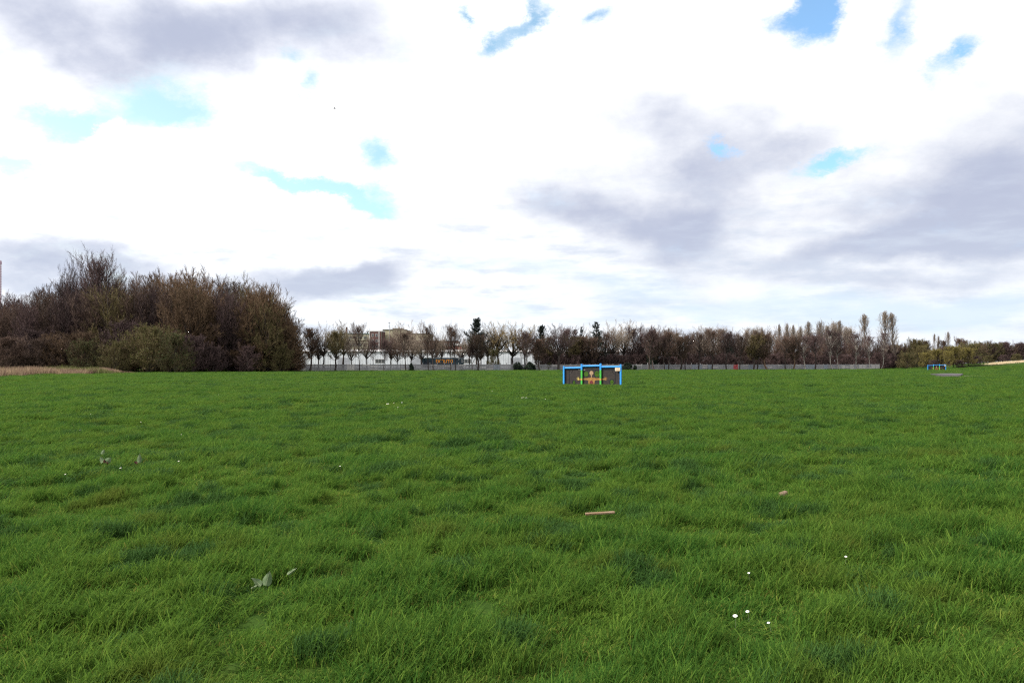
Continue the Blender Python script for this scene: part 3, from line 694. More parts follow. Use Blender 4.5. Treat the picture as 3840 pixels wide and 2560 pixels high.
for (px, top, k, w, off, lab) in ((1192,1262,'vase1',.9,8,'small bare tree behind the fence next to the egg shaped tree'),(1318,1262,'vase0',.8,9,'thin bare tree behind the fence in front of the factory middle'),(1376,1256,'vase2',.8,10,'thin bare tree behind the fence left of the brown tower'),
        (1462,1258,'vase1',1.0,10,'bare tree behind the fence beside the tall lamp column'),(1545,1250,'vase0',1.0,11,'bare tree behind the fence before the beige block\'s low part'),(1580,1262,'vase2',.9,8,'bare tree behind the fence at the lorry\'s left end'),(1640,1262,'vase1',.9,14,'bare tree behind the lorry\'s middle'),(1735,1256,'vase0',.9,12,'bare tree in front of the red shed'),
        (1805,1258,'vase2',.9,14,'grey bare tree behind the tallest conifer'),(2008,1262,'vase1',.9,14,'grey bare tree left behind the second conifer')):
    plant_px(k, px, top, fence_y(px, off), lab, 'trees along the concrete fence', w*1.1)
for i, px in enumerate(range(2040, 3350, 19)):
    plant_px('shrub2', px+random.uniform(-6, 6), 1328+random.uniform(-12, 12), fence_y(px, 5+3*(i % 3)), 'dark understorey shrub close behind the fence %s' % ('beyond the goal' if px < 2400 else 'left of the red bays' if px < 2740 else 'right of the red bays'), 'understorey shrubs behind the fence', 1.1, name='shrub', cat='shrub')
def fzone(p):
    for a, b in ((2500, 'near the ivy column'), (2620, 'left of the white ball'), (2740, 'left of the red bays'), (2830, 'round the red bays'), (2960, 'right of the two close dark trunks'), (3060, 'round the lone birch'), (3160, 'left of the white stemmed birches')):
        if p < a: return b
    return 'by the silvery poplars'
# pale tree tops rising behind the fence's right half
for i, (px, top, w) in enumerate(((2460,1240,.9),(2500,1230,.9),(2540,1250,.8),(2600,1248,.8),(2690,1240,.8),(2765,1250,.7),(2800,1242,.7),(2830,1238,.6),(2855,1236,.6),(2880,1242,.6),(2920,1220,.5),(2945,1214,.5),(2968,1222,.5),(2995,1224,.42),(3030,1210,.7),(3075,1206,.7),(3100,1225,.7),(3125,1208,.8),(3140,1206,.7),(3170,1225,.7),(3190,1235,.7))):
    plant_px('poplar%d' % (i % 2), px, top, fence_y(px, 26+5*(i % 3)), 'pale topped upright tree behind the fence %s' % fzone(px), 'pale upright trees behind the fence', w*1.15)
for i, px in enumerate(range(2390, 3340, 20)):
    plant_px(('thick1','thick0','thick2')[i % 3], px+random.uniform(-8, 8), 1288+random.uniform(-16, 14), fence_y(px, 16+7*(i % 2)), 'dark purple brown tree behind the fence %s' % fzone(px), 'dark trees massed behind the fence', .72)
for i, px in enumerate(range(2030, 2400, 26)):
    plant_px(('thick1','thick2')[i % 2], px, 1292+random.uniform(-6, 10), fence_y(px, 20), 'dark low tree behind the fence beyond the blue goal\'s %s' % ('left side' if px < 2150 else 'middle' if px < 2270 else 'right side'), 'dark low trees behind the goal', .8)
for (px, top, w, lab) in ((3250,1183,1.0,'left one of three tall silvery poplars'),(3316,1172,1.05,'tallest of the three silvery poplars, standing in the middle'),(3356,1178,.95,'right one of three tall silvery poplars')):
    plant_px('poplar%d' % (px % 2), px, top, 297, lab, 'tall poplars at the fence end', w*.9)
for i, px in enumerate(range(2415, 3240, 41)):
    plant_px(('vase0','vase2','round0','birch0')[i % 4], px+random.uniform(-10, 10), 1236+random.uniform(-16, 20), fence_y(px, 38), 'pale see-through tree behind the fence %s' % fzone(px), 'pale see-through trees behind the fence', 1.1, crown='twig_pale')
# conifers
for (px, top, k, w, off, lab) in ((1787,1198,'pine0',1.25,7,'tallest black green conifer behind the fence'),(2032,1224,'pine0',1.1,8,'second black conifer with a ragged top left of the goal'),
        (2160,1240,'pine1',1.0,12,'stubby conifer left of the two above the goal'),(2181,1230,'pine1',.6,12,'thin pointed conifer top above the goal\'s middle'),(2241,1212,'pine1',1.15,9,'tall conical conifer above the right half of the goal'),(2741,1247,'pine1',.7,10,'small dark conifer top above the red painted bays')):
    plant_px(k, px, top, fence_y(px, off), lab, 'conifers behind the fence', w, name='conifer')
plant_px('ivy1', 2446, 1246, fence_y(2446, 3), 'tall ivy covered column right of the black hedge', None, .8, name='ivy_column', cat='shrub')
for (px, top, w, lab) in ((1543,1362,.62,'small black evergreen bush at the fence below the beige block'),(1942,1358,1.15,'left of two black hedges at the fence left of the goal'),(1985,1357,1.25,'right of two black hedges at the fence left of the goal'),(2352,1360,1.4,'wide black hedge at the fence right of the goal'),(2381,1368,.7,'small end bush beside the wide black hedge right of the goal'),(2003,1368,.6,'small end bush beside the two black hedges left of the goal')):
    plant_px('ivy0', px, top, fence_y(px, -1.5), lab, 'black hedges against the fence', w*.92, name='hedge', cat='hedge')
plant_px('sap0', 2058, 1358, fence_y(2058, -2.5), 'thin green sapling against the fence left of the goal', None, 1., name='sapling', cat='tree')

# --- far right hedgerow
rg = 'hedgerow trees at the far right'
for (px, top, Y, k, w, lab) in ((3345,1285,300,'thick1',.8,'brown tree below the right silvery poplar'),(3385,1288,302,'thick0',.9,'brown tree left of the orange tipped pair'),(3440,1290,300,'shrub1',1.1,'dark olive tree left behind the far goal'),
        (3400,1315,290,'shrub0',1.1,'dark green bush at the far goal\'s left'),(3425,1270,330,'egg1',.9,'orange olive narrow tree in the far hedgerow'),(3447,1274,332,'egg1',.8,'orange olive tree right of its narrow twin'),(3468,1277,334,'egg0',.8,'brown narrow tree left of the far poplars'),
        (3500,1254,345,'poplar0',.5,'slim pale poplar, first of the far poplars'),(3515,1260,347,'poplar1',.5,'slim pale poplar, second of the far poplars'),(3536,1276,345,'egg0',.8,'dark round topped tree between the far poplars'),(3553,1247,345,'poplar0',.7,'tallest far poplar behind the yellow willow'),(3590,1268,345,'egg0',.9,'feathery brown tree right of the far poplars'),(3617,1276,350,'egg0',.8,'small brown tree top right of the feathery one'),
        (3470,1322,285,'willow0',.72,'small yellow green willow behind the far goal\'s left post'),(3515,1310,282,'willow0',.8,'yellow green willow right behind the far goal'),(3575,1298,284,'willow0',.9,'largest yellow green willow right of the far goal'),(3630,1305,286,'willow0',.8,'golden willow at the right end of the willows'),
        (3560,1318,278,'willow0',.6,'low olive willow in front of the largest one'),(3645,1282,330,'shrub0',1.3,'tall dark green tree behind the golden willow'),(3690,1284,335,'thick2',.9,'purple brown tree right of the golden willow'),(3730,1288,338,'thick1',.9,'purple brown tree above the grassy mound'),(3770,1286,340,'thick0',.85,'bare brown tree above the dry reeds'),(3815,1282,342,'thick2',.9,'bare tree above the dry reeds near the right edge'),(3860,1284,342,'thick1',.9,'bare tree cut by the right edge'),
        (3660,1330,318,'shrub2',1.2,'brown low bush left of the grassy mound'),(3710,1326,322,'shrub0',1.2,'dark green bush behind the grassy mound'),(3765,1326,326,'shrub2',1.3,'dark bush behind the dry reeds'),(3810,1322,328,'shrub0',1.2,'green brown bush behind the dry reeds at the right'),(3870,1322,330,'shrub2',1.3,'dark bush outside the right edge'),(3345,1330,298,'shrub2',1.2,'dark bush under the poplars'),(3500,1345,276,'shrub2',1.1,'dark bramble bush at the back of the far goal'),(3600,1345,280,'shrub2',1.1,'dark bramble bush right of the far goal')):
    plant_px(k, px, top, Y, lab, rg, w, name='tree' if k[:5] != 'shrub' else 'shrub', cat='tree' if k[:5] != 'shrub' else 'shrub')

for i, px in enumerate(range(3338, 3920, 15)):
    plant_px(('shrub2','thick1','shrub0','thick0')[i % 4], px+random.uniform(-8, 8), (1294 if px < 3480 else 1306 if px < 3640 else 1288)+random.uniform(-12, 12), 340, 'dark back-row tree of the right hedgerow %s' % ('left of the far goal' if px < 3470 else 'behind the far goal and willows' if px < 3650 else 'behind the mound and reeds'), 'back row of the far right hedgerow', 1.1)

# ------------------------------------------------------------------ tall dry grass at the field edge
def strip(name, poly_px, n, h, w, matn, label, cat, seed):
    g = np.random.default_rng(seed); (x0, x1, ya, yb) = poly_px
    px = x0+(x1-x0)*np.where(g.random(n) < .75, g.random(n), g.random(n)**2); f = g.random(n); px = px + g.normal(0, 22, n)
    Y = ya(px)*(1-f) + yb(px)*f; x = (px-1920)/F*Y; st = np.stack([x, Y, gh(x, Y)-.05], 1)
    d = unit(np.stack([g.normal(.1, .18, n), g.normal(0, .18, n), np.ones(n)], 1)); L = h*g.uniform(.5, 1.15, n)*(.55+.8*vnoise(x*.25, Y*.1))*np.clip((x1+30-px)/110, .3, 1)
    o = link(name, mesh_tris(name, *ribbons(curve_pts(st, d, L, -.08, 3), w*g.uniform(.6, 1.4, n), g)), M[matn])
    return tag(o, label, cat, kind='stuff')
strip('dry_grass', (-150, 470, lambda p: np.interp(p, [-150, 0, 250, 470], [96, 104, 128, 150]), lambda p: 150+0*p), 26000, 1.25, .05, 'dry_grass', 'tall reddish dry grass along the left edge of the field', 'dry grass', 61)
strip('bramble_patch', (60, 440, lambda p: 138+0*p, lambda p: 152+0*p), 7000, 1.5, .09, 'bramble', 'low green brambles behind the tall dry grass', 'brambles', 62)
strip('dry_reeds', (3735, 4050, lambda p: 296+0*p, lambda p: 306+0*p), 8000, .75, .08, 'pale_reed', 'pale straw coloured reeds on the rise at the right edge', 'reeds', 63)
strip('rough_grass', (3630, 3765, lambda p: 284+0*p, lambda p: 290+0*p), 2500, .8, .10, 'leaf_green', 'dark green rough grass on the mound left of the reeds', 'rough grass', 64)

# ------------------------------------------------------------------ concrete fence
def make_fence():
    root = empty('concrete_fence', (FA.x, FA.y, 0), 'long grey concrete post and board fence along the far side of the field', 'fence', rz=FRZ)
    nb = 100; bay = FL/nb
    pm = MB().box(-.065, .065, -.07, .07, -.2, 1.9).mesh('post', .012); pm.materials.append(M['concrete'])
    pt = MB().box(-.065, .065, -.07, .07, -.2, 2.25).mesh('post', .012); pt.materials.append(M['concrete'])
    bms = {}
    for k in ('concrete', 'concrete_pale', 'concrete_blue', 'red_paint'):
        b = MB().box(.068, bay-.068, -.025, .025, 0, .318).mesh('board', .012); b.materials.append(M[k]); bms[k] = b
    rest = {k: MB() for k in bms}
    r = random.Random(4)
    def zb(t): p = FA + FU*t; return ghf(p.x, p.y)
    for i in range(nb+1):
        px = 1920 + F*(FA.x+FU.x*i*bay)/(FA.y+FU.y*i*bay)
        link('post', pt if 1560 < px < 1930 or 2420 < px < 2620 else pm, None, root, (i*bay, 0, zb(i*bay)))
    for i in range(nb):
        px = 1920 + F*(FA.x+FU.x*(i+.5)*bay)/(FA.y+FU.y*(i+.5)*bay); z0 = zb((i+.5)*bay)
        kind = 'concrete'
        if 2742 < px < 2776: kind = 'red_paint'
        elif abs(px-1140) < 14 or abs(px-1475) < 12 or abs(px-1315) < 10 or px > 3165 and r.random() < .5: kind = 'concrete_pale'
        elif r.random() < .12: kind = 'concrete_blue'
        for j in range(5):
            k2 = 'concrete_pale' if kind == 'concrete' and r.random() < .10 else kind
            dy = r.uniform(-.012, .012)
            if i < 60: link('board', bms[k2], None, root, (i*bay, dy, z0 + .02 + j*.352))
            else: rest[k2].box(i*bay+.068, (i+1)*bay-.068, -.025+dy, .025+dy, z0+.02+j*.352, z0+.338+j*.352)
    for k in rest:
        if rest[k].v: tag(link('board_run', rest[k].mesh('board_run'), M[k], root), kind='stuff')
    return root
make_fence()
# white ball resting on the fence top
yb = fence_y(2626)
bm = bmesh.new(); bmesh.ops.create_icosphere(bm, subdivisions=3, radius=.11); me = bpy.data.meshes.new('ball'); bm.to_mesh(me); bm.free()
tag(link('ball', me, M['petal'], None, (X(2626, yb), yb, 1.95)), 'small white ball shape on top of the concrete fence', 'ball')

# ------------------------------------------------------------------ buildings behind the fence
def building(name, label, x0, x1, top, Y, depth, wall, cat='building', slope=0):
    o = empty(name, (X(x0, Y), Y, 0), label, cat); W = X(x1, Y)-X(x0, Y); H = Z(top, Y)
    return o, W, H
def make_warehouse():
    Y = 262; o, W, H = building('white_warehouse', 'long low white clad warehouse behind the concrete fence', 1120, 2420, 1312, Y, 40, 'white_sheet')
    o.rotation_euler.z = R(3)
    n = 28; pw = W/n
    for i in range(n):
        m = MB()
        for k in range(5):                 # ribbed sheet: shallow folds
            a = i*pw+.02+k*(pw-.04)/5; b = a+(pw-.04)/5
            m.box(a, a+(b-a)*.7, 0, .18, .9, H-.5); m.box(a+(b-a)*.7, b, .04, .18, .9, H-.5)
        link('wall_panel', m.mesh('wall_panel'), M['white_sheet'], o)
    link('wall', MB().box(0, W, .19, 30, 0, H-.5).mesh('wall'), M['white_sheet'], o)
    link('plinth', MB().box(-.02, W+.02, -.05, .18, 0, .9).mesh('plinth'), M['grey_sheet'], o)
    link('roof', MB().add([(-.3,-.3,H-.49),(W+.3,-.3,H-.49),(W+.3,30.3,H-.49),(-.3,30.3,H-.49),(-.3,15,H+.5),(W+.3,15,H+.5)],[(0,1,5,4),(3,4,5,2),(0,4,3),(1,2,5),(0,3,2,1)]).mesh('roof'), M['trim_white'], o)
    for i in (3, 9, 17, 23): 
        d = link('loading_door', MB().box(i*pw+.4, i*pw+4.2, -.08, -.002, .02, 4.0).mesh('loading_door', .02), M['grey_sheet'], o)
    for i in (6, 13, 20):
        f = link('window', MB().box(i*pw+.5, i*pw+3.6, -.06, -.003, 2.2, 3.6).mesh('window', .02), M['trim_white'], o)
        for k in range(3): link('pane', MB().box(i*pw+.6+k*1.0, i*pw+1.5+k*1.0, -.075, -.062, 2.3, 3.5).mesh('pane'), M['glass'], f)
make_warehouse()
def make_factory():
    Y = 420; o, W, H = building('tan_factory', 'tan factory with a greenish roof edge and a brick chimney on it', 1242, 1386, 1252, Y, 30, 'tan_wall')
    mid = H-3.3
    m = MB().add([(0,0,mid),(W,0,mid),(W,0,H),(2.2,0,H),(0,0,H-1.2),(0,28,mid),(W,28,mid),(W,28,H),(2.2,28,H),(0,28,H-1.2)],[(0,1,2,3,4),(5,9,8,7,6),(0,4,9,5),(4,3,8,9),(3,2,7,8),(1,6,7,2),(0,5,6,1)])
    link('upper_wall', m.mesh('upper_wall'), M['tan_wall'], o)
    link('roof_edge', MB().box(2.0, W+.15, -.2, 28.2, H+.003, H+.35).mesh('roof_edge', .03), M['teal_trim'], o)
    link('lower_wall', MB().box(-1.5, W, .1, 28, 0, mid-.6).mesh('lower_wall'), M['tan_wall'], o)
    link('dark_band', MB().box(-1.7, W+.02, .0, 28, mid-.6, mid-.003).mesh('dark_band'), M['dark_band'], o)
    for k in range(7):
        f = link('window', MB().box(1.2+k*2.6, 2.9+k*2.6, -.04, .098, mid-3.2, mid-1.4).mesh('window', .02), M['dark_band'], o)
        link('pane', MB().box(1.32+k*2.6, 2.78+k*2.6, -.055, -.042, mid-3.05, mid-1.55).mesh('pane'), M['glass'], f)
    for k in range(6):
        f = link('window', MB().box(4.0+k*2.6, 5.6+k*2.6, -.06, -.002, mid+.9, mid+1.9).mesh('window', .02), M['teal_trim'], o)
        link('pane', MB().box(4.1+k*2.6, 5.5+k*2.6, -.075, -.062, mid+1.0, mid+1.8).mesh('pane'), M['glass'], f)
    cx = X(1291, Y)-X(1242, Y)
    c = MB().tube([(cx,6,H+.3),(cx,6,H+3.6)], [.5,.42], 12).tube([(cx,6,H+3.6),(cx,6,H+3.9)], .5, 12)
    link('chimney', c.mesh('chimney'), M['brick'], o)
    link('vent', MB().tube([(W-1.6,3,H+.3),(W-1.6,3,H+1.2)], .35, 10).tube([(W-1.6,3,H+1.2),(W-.9,3,H+1.5)], .3, 10).mesh('vent'), M['roof_dark'], o)
make_factory()
def make_tower():
    Y = 405; o, W, H = building('brown_tower', 'brown brick stair tower with white framing beside the tan factory', 1384, 1434, 1243, Y, 9, 'brick')
    link('wall', MB().box(0, W, 0, 9, 0, H).mesh('wall'), M['brick'], o)
    link('parapet', MB().box(-.1, W+.1, -.12, 9.1, H+.002, H+.55).mesh('parapet', .03), M['trim_white'], o)
    for x in (.1, W*.72, W-.6): link('pilaster', MB().box(x, x+.4, -.18, -.002, 0, H-.01).mesh('pilaster', .02), M['trim_white' if x < W-1 else 'roof_dark'], o)
    for k in range(5):
        for q in range(2):
            f = link('window', MB().box(1.3+q*1.9, 2.4+q*1.9, -.08, -.003, H-2.6-k*2.9, H-1.0-k*2.9).mesh('window', .02), M['trim_white'], o)
            link('pane', MB().box(1.4+q*1.9, 2.3+q*1.9, -.1, -.082, H-2.5-k*2.9, H-1.1-k*2.9).mesh('pane'), M['glass'], f)
    for x in (.0, .35): link('mast', MB().tube([(x,1,H+.55),(x,1,H+1.5)], .05, 6).mesh('mast'), M['roof_dark'], o)
make_tower()
def make_block():
    Y = 415; o, W, H = building('beige_block', 'large windowless beige block right of the brown stair tower', 1436, 1606, 1252, Y, 30, 'beige_wall')
    H1 = Z(1238, Y); W1 = X(1520, Y)-X(1436, Y)
    link('tall_wall', MB().box(0, W1, 0, 26, 0, H1).mesh('tall_wall'), M['beige_wall'], o)
    link('low_wall', MB().box(W1+.003, W, 1.2, 26, 0, H).mesh('low_wall'), M['beige_wall'], o)
    link('roof_edge', MB().box(-.2, W1+.2, -.25, 26.2, H1+.002, H1+.5).mesh('roof_edge', .03), M['roof_dark'], o)
    link('roof_edge', MB().box(W1+.25, W+.2, .95, 26.2, H+.002, H+.35).mesh('roof_edge', .03), M['roof_dark'], o)
    for k in range(8): link('joint', MB().box(k*W1/8+.6, k*W1/8+.68, -.03, -.002, 2, H1-.3).mesh('joint'), M['roof_dark'], o)
    link('roof_hut', MB().box(W1*.35, W1*.8, 6, 12, H1+.5, H1+1.3).mesh('roof_hut', .03), M['roof_dark'], o)
make_block()
def make_red():
    Y = 380; o, W, H = building('red_brick_building', 'low red brick building with clutter on its roof right of the beige block', 1560, 1716, 1279, Y, 14, 'brick_red')
    link('wall', MB().box(0, W, 0, 14, 0, H).mesh('wall'), M['brick'], o)
    link('roof_edge', MB().box(-.1, W+.1, -.12, 14.1, H+.002, H+.25).mesh('roof_edge', .02), M['roof_dark'], o)
    for k in range(9):
        f = link('window', MB().box(1+k*2.1, 2.2+k*2.1, -.06, -.002, H-2.2, H-.9).mesh('window', .02), M['trim_white'], o)
        link('pane', MB().box(1.1+k*2.1, 2.1+k*2.1, -.075, -.062, H-2.1, H-1.0).mesh('pane'), M['glass'], f)
    for x, w, h in ((1.0,1.2,.9),(3.2,.8,1.2),(5.5,1.5,.7),(9,1.1,.9),(12.5,.9,.7)):
        link('roof_unit', MB().box(x, x+w, 3, 4.5, H+.25, H+.25+h).mesh('roof_unit', .03), M['trim_white'], o)
    Y = 372; o, W, H = building('red_shed', 'bright red flat shed at the right end of the brick building', 1700, 1748, 1297, Y, 8, 'brick_red')
    link('wall', MB().box(0, W, 0, 8, 0, H).mesh('wall'), M['brick_red'], o)
    link('roof', MB().box(-.1, W-2.4, .8, 8, H+.002, H+1.3).mesh('roof', .03), M['trim_white'], o)
    link('roof_edge', MB().box(-.15, W+.15, -.15, .78, H+.003, H+.2).mesh('roof_edge', .02), M['roof_dark'], o)
    link('door', MB().box(W-.5, W-.1, -.06, -.002, 2.2, H-1.2).mesh('door', .02), M['trim_white'], o)
make_red()
def make_lamp():
    Y = 330; x = X(1460, Y); H = Z(1207, Y)
    o = empty('lamp_post', (x, Y, 0), 'very tall thin lamp column in front of the beige block', 'lamp post')
    link('pole', MB().tube([(0,0,0),(0,0,H*.5),(0,0,H-.5)], [.16,.12,.08], 8).mesh('pole'), M['steel'], o)
    link('lamp_head', MB().box(-.35, .35, -.25, .25, H-.5, H-.15).tube([(0,0,H-.16),(0,0,H)], .06, 6).mesh('lamp_head', .03), M['steel'], o)
make_lamp()
def make_lorry():
    Y = 226; x0 = X(1577, Y); W = X(1738, Y)-x0; top = Z(1340.5, Y)
    o = empty('lorry_trailer', (x0, Y, 0), 'long dark lorry trailer with orange lettering behind the concrete fence', 'lorry')
    link('body', MB().box(1.2, W, 0, 2.5, 1.2, top).mesh('body', .04), M['navy'], o)
    link('front_end', MB().box(0, 1.15, .05, 2.45, 1.25, top-.12).mesh('front_end', .06), M['navy'], o)
    link('chassis', MB().box(.3, W-.3, .5, 2.0, .85, 1.19).mesh('chassis'), M['rubber'], o)
    link('side_rail', MB().box(1.25, W-.05, -.03, -.002, top-.22, top-.1).mesh('side_rail'), M['steel'], o)
    for x in (W-3.9, W-2.6, W-1.3, 2.2):
        for y in (.0, 2.1):
            w = link('wheel', MB().tube([(x,y+.02,.5),(x,y+.36,.5)], .5, 18).mesh('wheel'), M['rubber'], o)
            link('rim', MB().tube([(x,y-.005,.5),(x,y+.015,.5)], .28, 14).mesh('rim'), M['steel'], w)
    cu = bpy.data.curves.new('lettering', 'FONT'); cu.body = 'FXTIUTO'; cu.size = 1.35; cu.extrude = .012; cu.offset = .028; cu.space_character = 1.12
    t = bpy.data.objects.new('lettering', cu); me = bpy.data.meshes.new_from_object(t); bpy.data.objects.remove(t)
    xs = [v.co.x for v in me.vertices]; s = (X(1697, Y)-X(1634, Y))/(max(xs)-min(xs))
    me.transform(Matrix.Diagonal((s, .95, 1, 1)))
    link('lettering', me, M['orange_paint'], o, (X(1634, Y)-x0, -.016, Z(1360, Y)), (R(90), 0, 0))
    for x, z, w in ((W-1.5, top-.6, .4),(W-.7, top-.75, .5),(W-.6, top-1.25, .45)):
        link('marker_plate', MB().box(x, x+w, -.03, -.002, z, z+.2).mesh('marker_plate'), M['trim_white'], o)
make_lorry()
def make_van(px, Y, rz, label, m='van_white', L=5.2, H=2.3):
    o = empty('parked_van', (X(px, Y), Y, ghf(X(px, Y), Y)), label, 'van', 'vans parked behind the fence', rz)
    prof = [(0,.35),(L,.35),(L,.95),(L-.75,1.2),(L-1.45,H-.08),(L-1.7,H),(.1,H),(0,H-.15)]
    me = shape2d('body', [prof], 1.9); link('body', me, M[m], o)
    for y in (-.97, .97): link('window', MB().box(L-2.5, L-1.55, y-.012, y+.012, 1.3, H-.3).mesh('window'), M['glass'], o)
    link('windscreen', MB().add([(L-.78,-.8,1.24),(L-.78,.8,1.24),(L-1.42,.8,H-.14),(L-1.42,-.8,H-.14),(L-.74,-.8,1.25),(L-.74,.8,1.25),(L-1.38,.8,H-.13),(L-1.38,-.8,H-.13)],[(0,1,2,3),(4,7,6,5),(0,4,5,1),(1,5,6,2),(2,6,7,3),(3,7,4,0)]).mesh('windscreen'), M['glass'], o)
    for x in (.95, L-1.0):
        for y in (-.98, .76):
            w = link('wheel', MB().tube([(x,y,.34),(x,y+.22,.34)], .34, 16).mesh('wheel'), M['rubber'], o)
            link('rim', MB().tube([(x,y-.01 if y < 0 else y+.22,.34),(x,y-.001 if y < 0 else y+.231,.34)], .2, 12).mesh('rim'), M['steel'], w)
    for y in (-.7, .5): link('headlight', MB().box(L-.001, L+.03, y, y+.2, .75, .95).mesh('headlight'), M['trim_white'], o)
for a in ((2748, 272, R(10), 'white van behind the red painted fence bays', 'van_white', 5.4, 2.75), (2812, 276, R(5), 'silver topped van behind the two close dark trunks', 'van_white', 5.2, 2.8), (2866, 279, R(8), 'low white van left of the tan trunk', 'van_white', 4.6, 2.2), (2890, 281, R(0), 'white van right of the tan trunk', 'van_white', 4.8, 2.3)):
    make_van(*a)
def make_shed():
    Y = 300; o, W, H = building('blue_shed', 'low dark blue shed behind the fence left of the red bays', 2672, 2776, 1344, Y, 6, 'navy')
    link('wall', MB().box(0, W, 0, 6, 0, H-.3).mesh('wall'), M['navy'], o)
    link('roof', MB().box(-.2, W+.2, -.25, 6.2, H-.297, H).mesh('roof', .03), M['grey_sheet'], o)
    for x in (.6, 4.2, 5.6):
        f = link('window', MB().box(x, x+.9, -.05, -.002, 2.1, 3.1).mesh('window', .02), M['trim_white'], o)
        link('pane', MB().box(x+.1, x+.8, -.065, -.052, 2.2, 3.0).mesh('pane'), M['glass'], f)
make_shed()
def make_edge_tower():
    Y = 620; W = 16; x1 = X(7, Y+W+.5); H = Z(967, Y)
    o = empty('tower_block', (x1-W, Y, 0), 'pale pink high tower with thin ledges at the left picture edge', 'tower')
    link('wall', MB().box(0, W, 0, W, 0, H-3).mesh('wall'), M['pink_render'], o)
    link('cornice', MB().box(-.2, W+.25, -.25, W+.2, H-3+.003, H-1).mesh('cornice', .05), M['pink_ledge'], o)
    link('parapet', MB().box(-.1, W+.1, -.1, W+.1, H-.997, H).mesh('parapet', .05), M['pink_render'], o)
    lm = MB().box(-.12, W+.12, -.14, W+.1, 0, .4).mesh('ledge'); lm.materials.append(M['pink_ledge'])
    for k in range(52): link('ledge', lm, None, o, (0, 0, 12+k*(H-16)/52))
make_edge_tower()

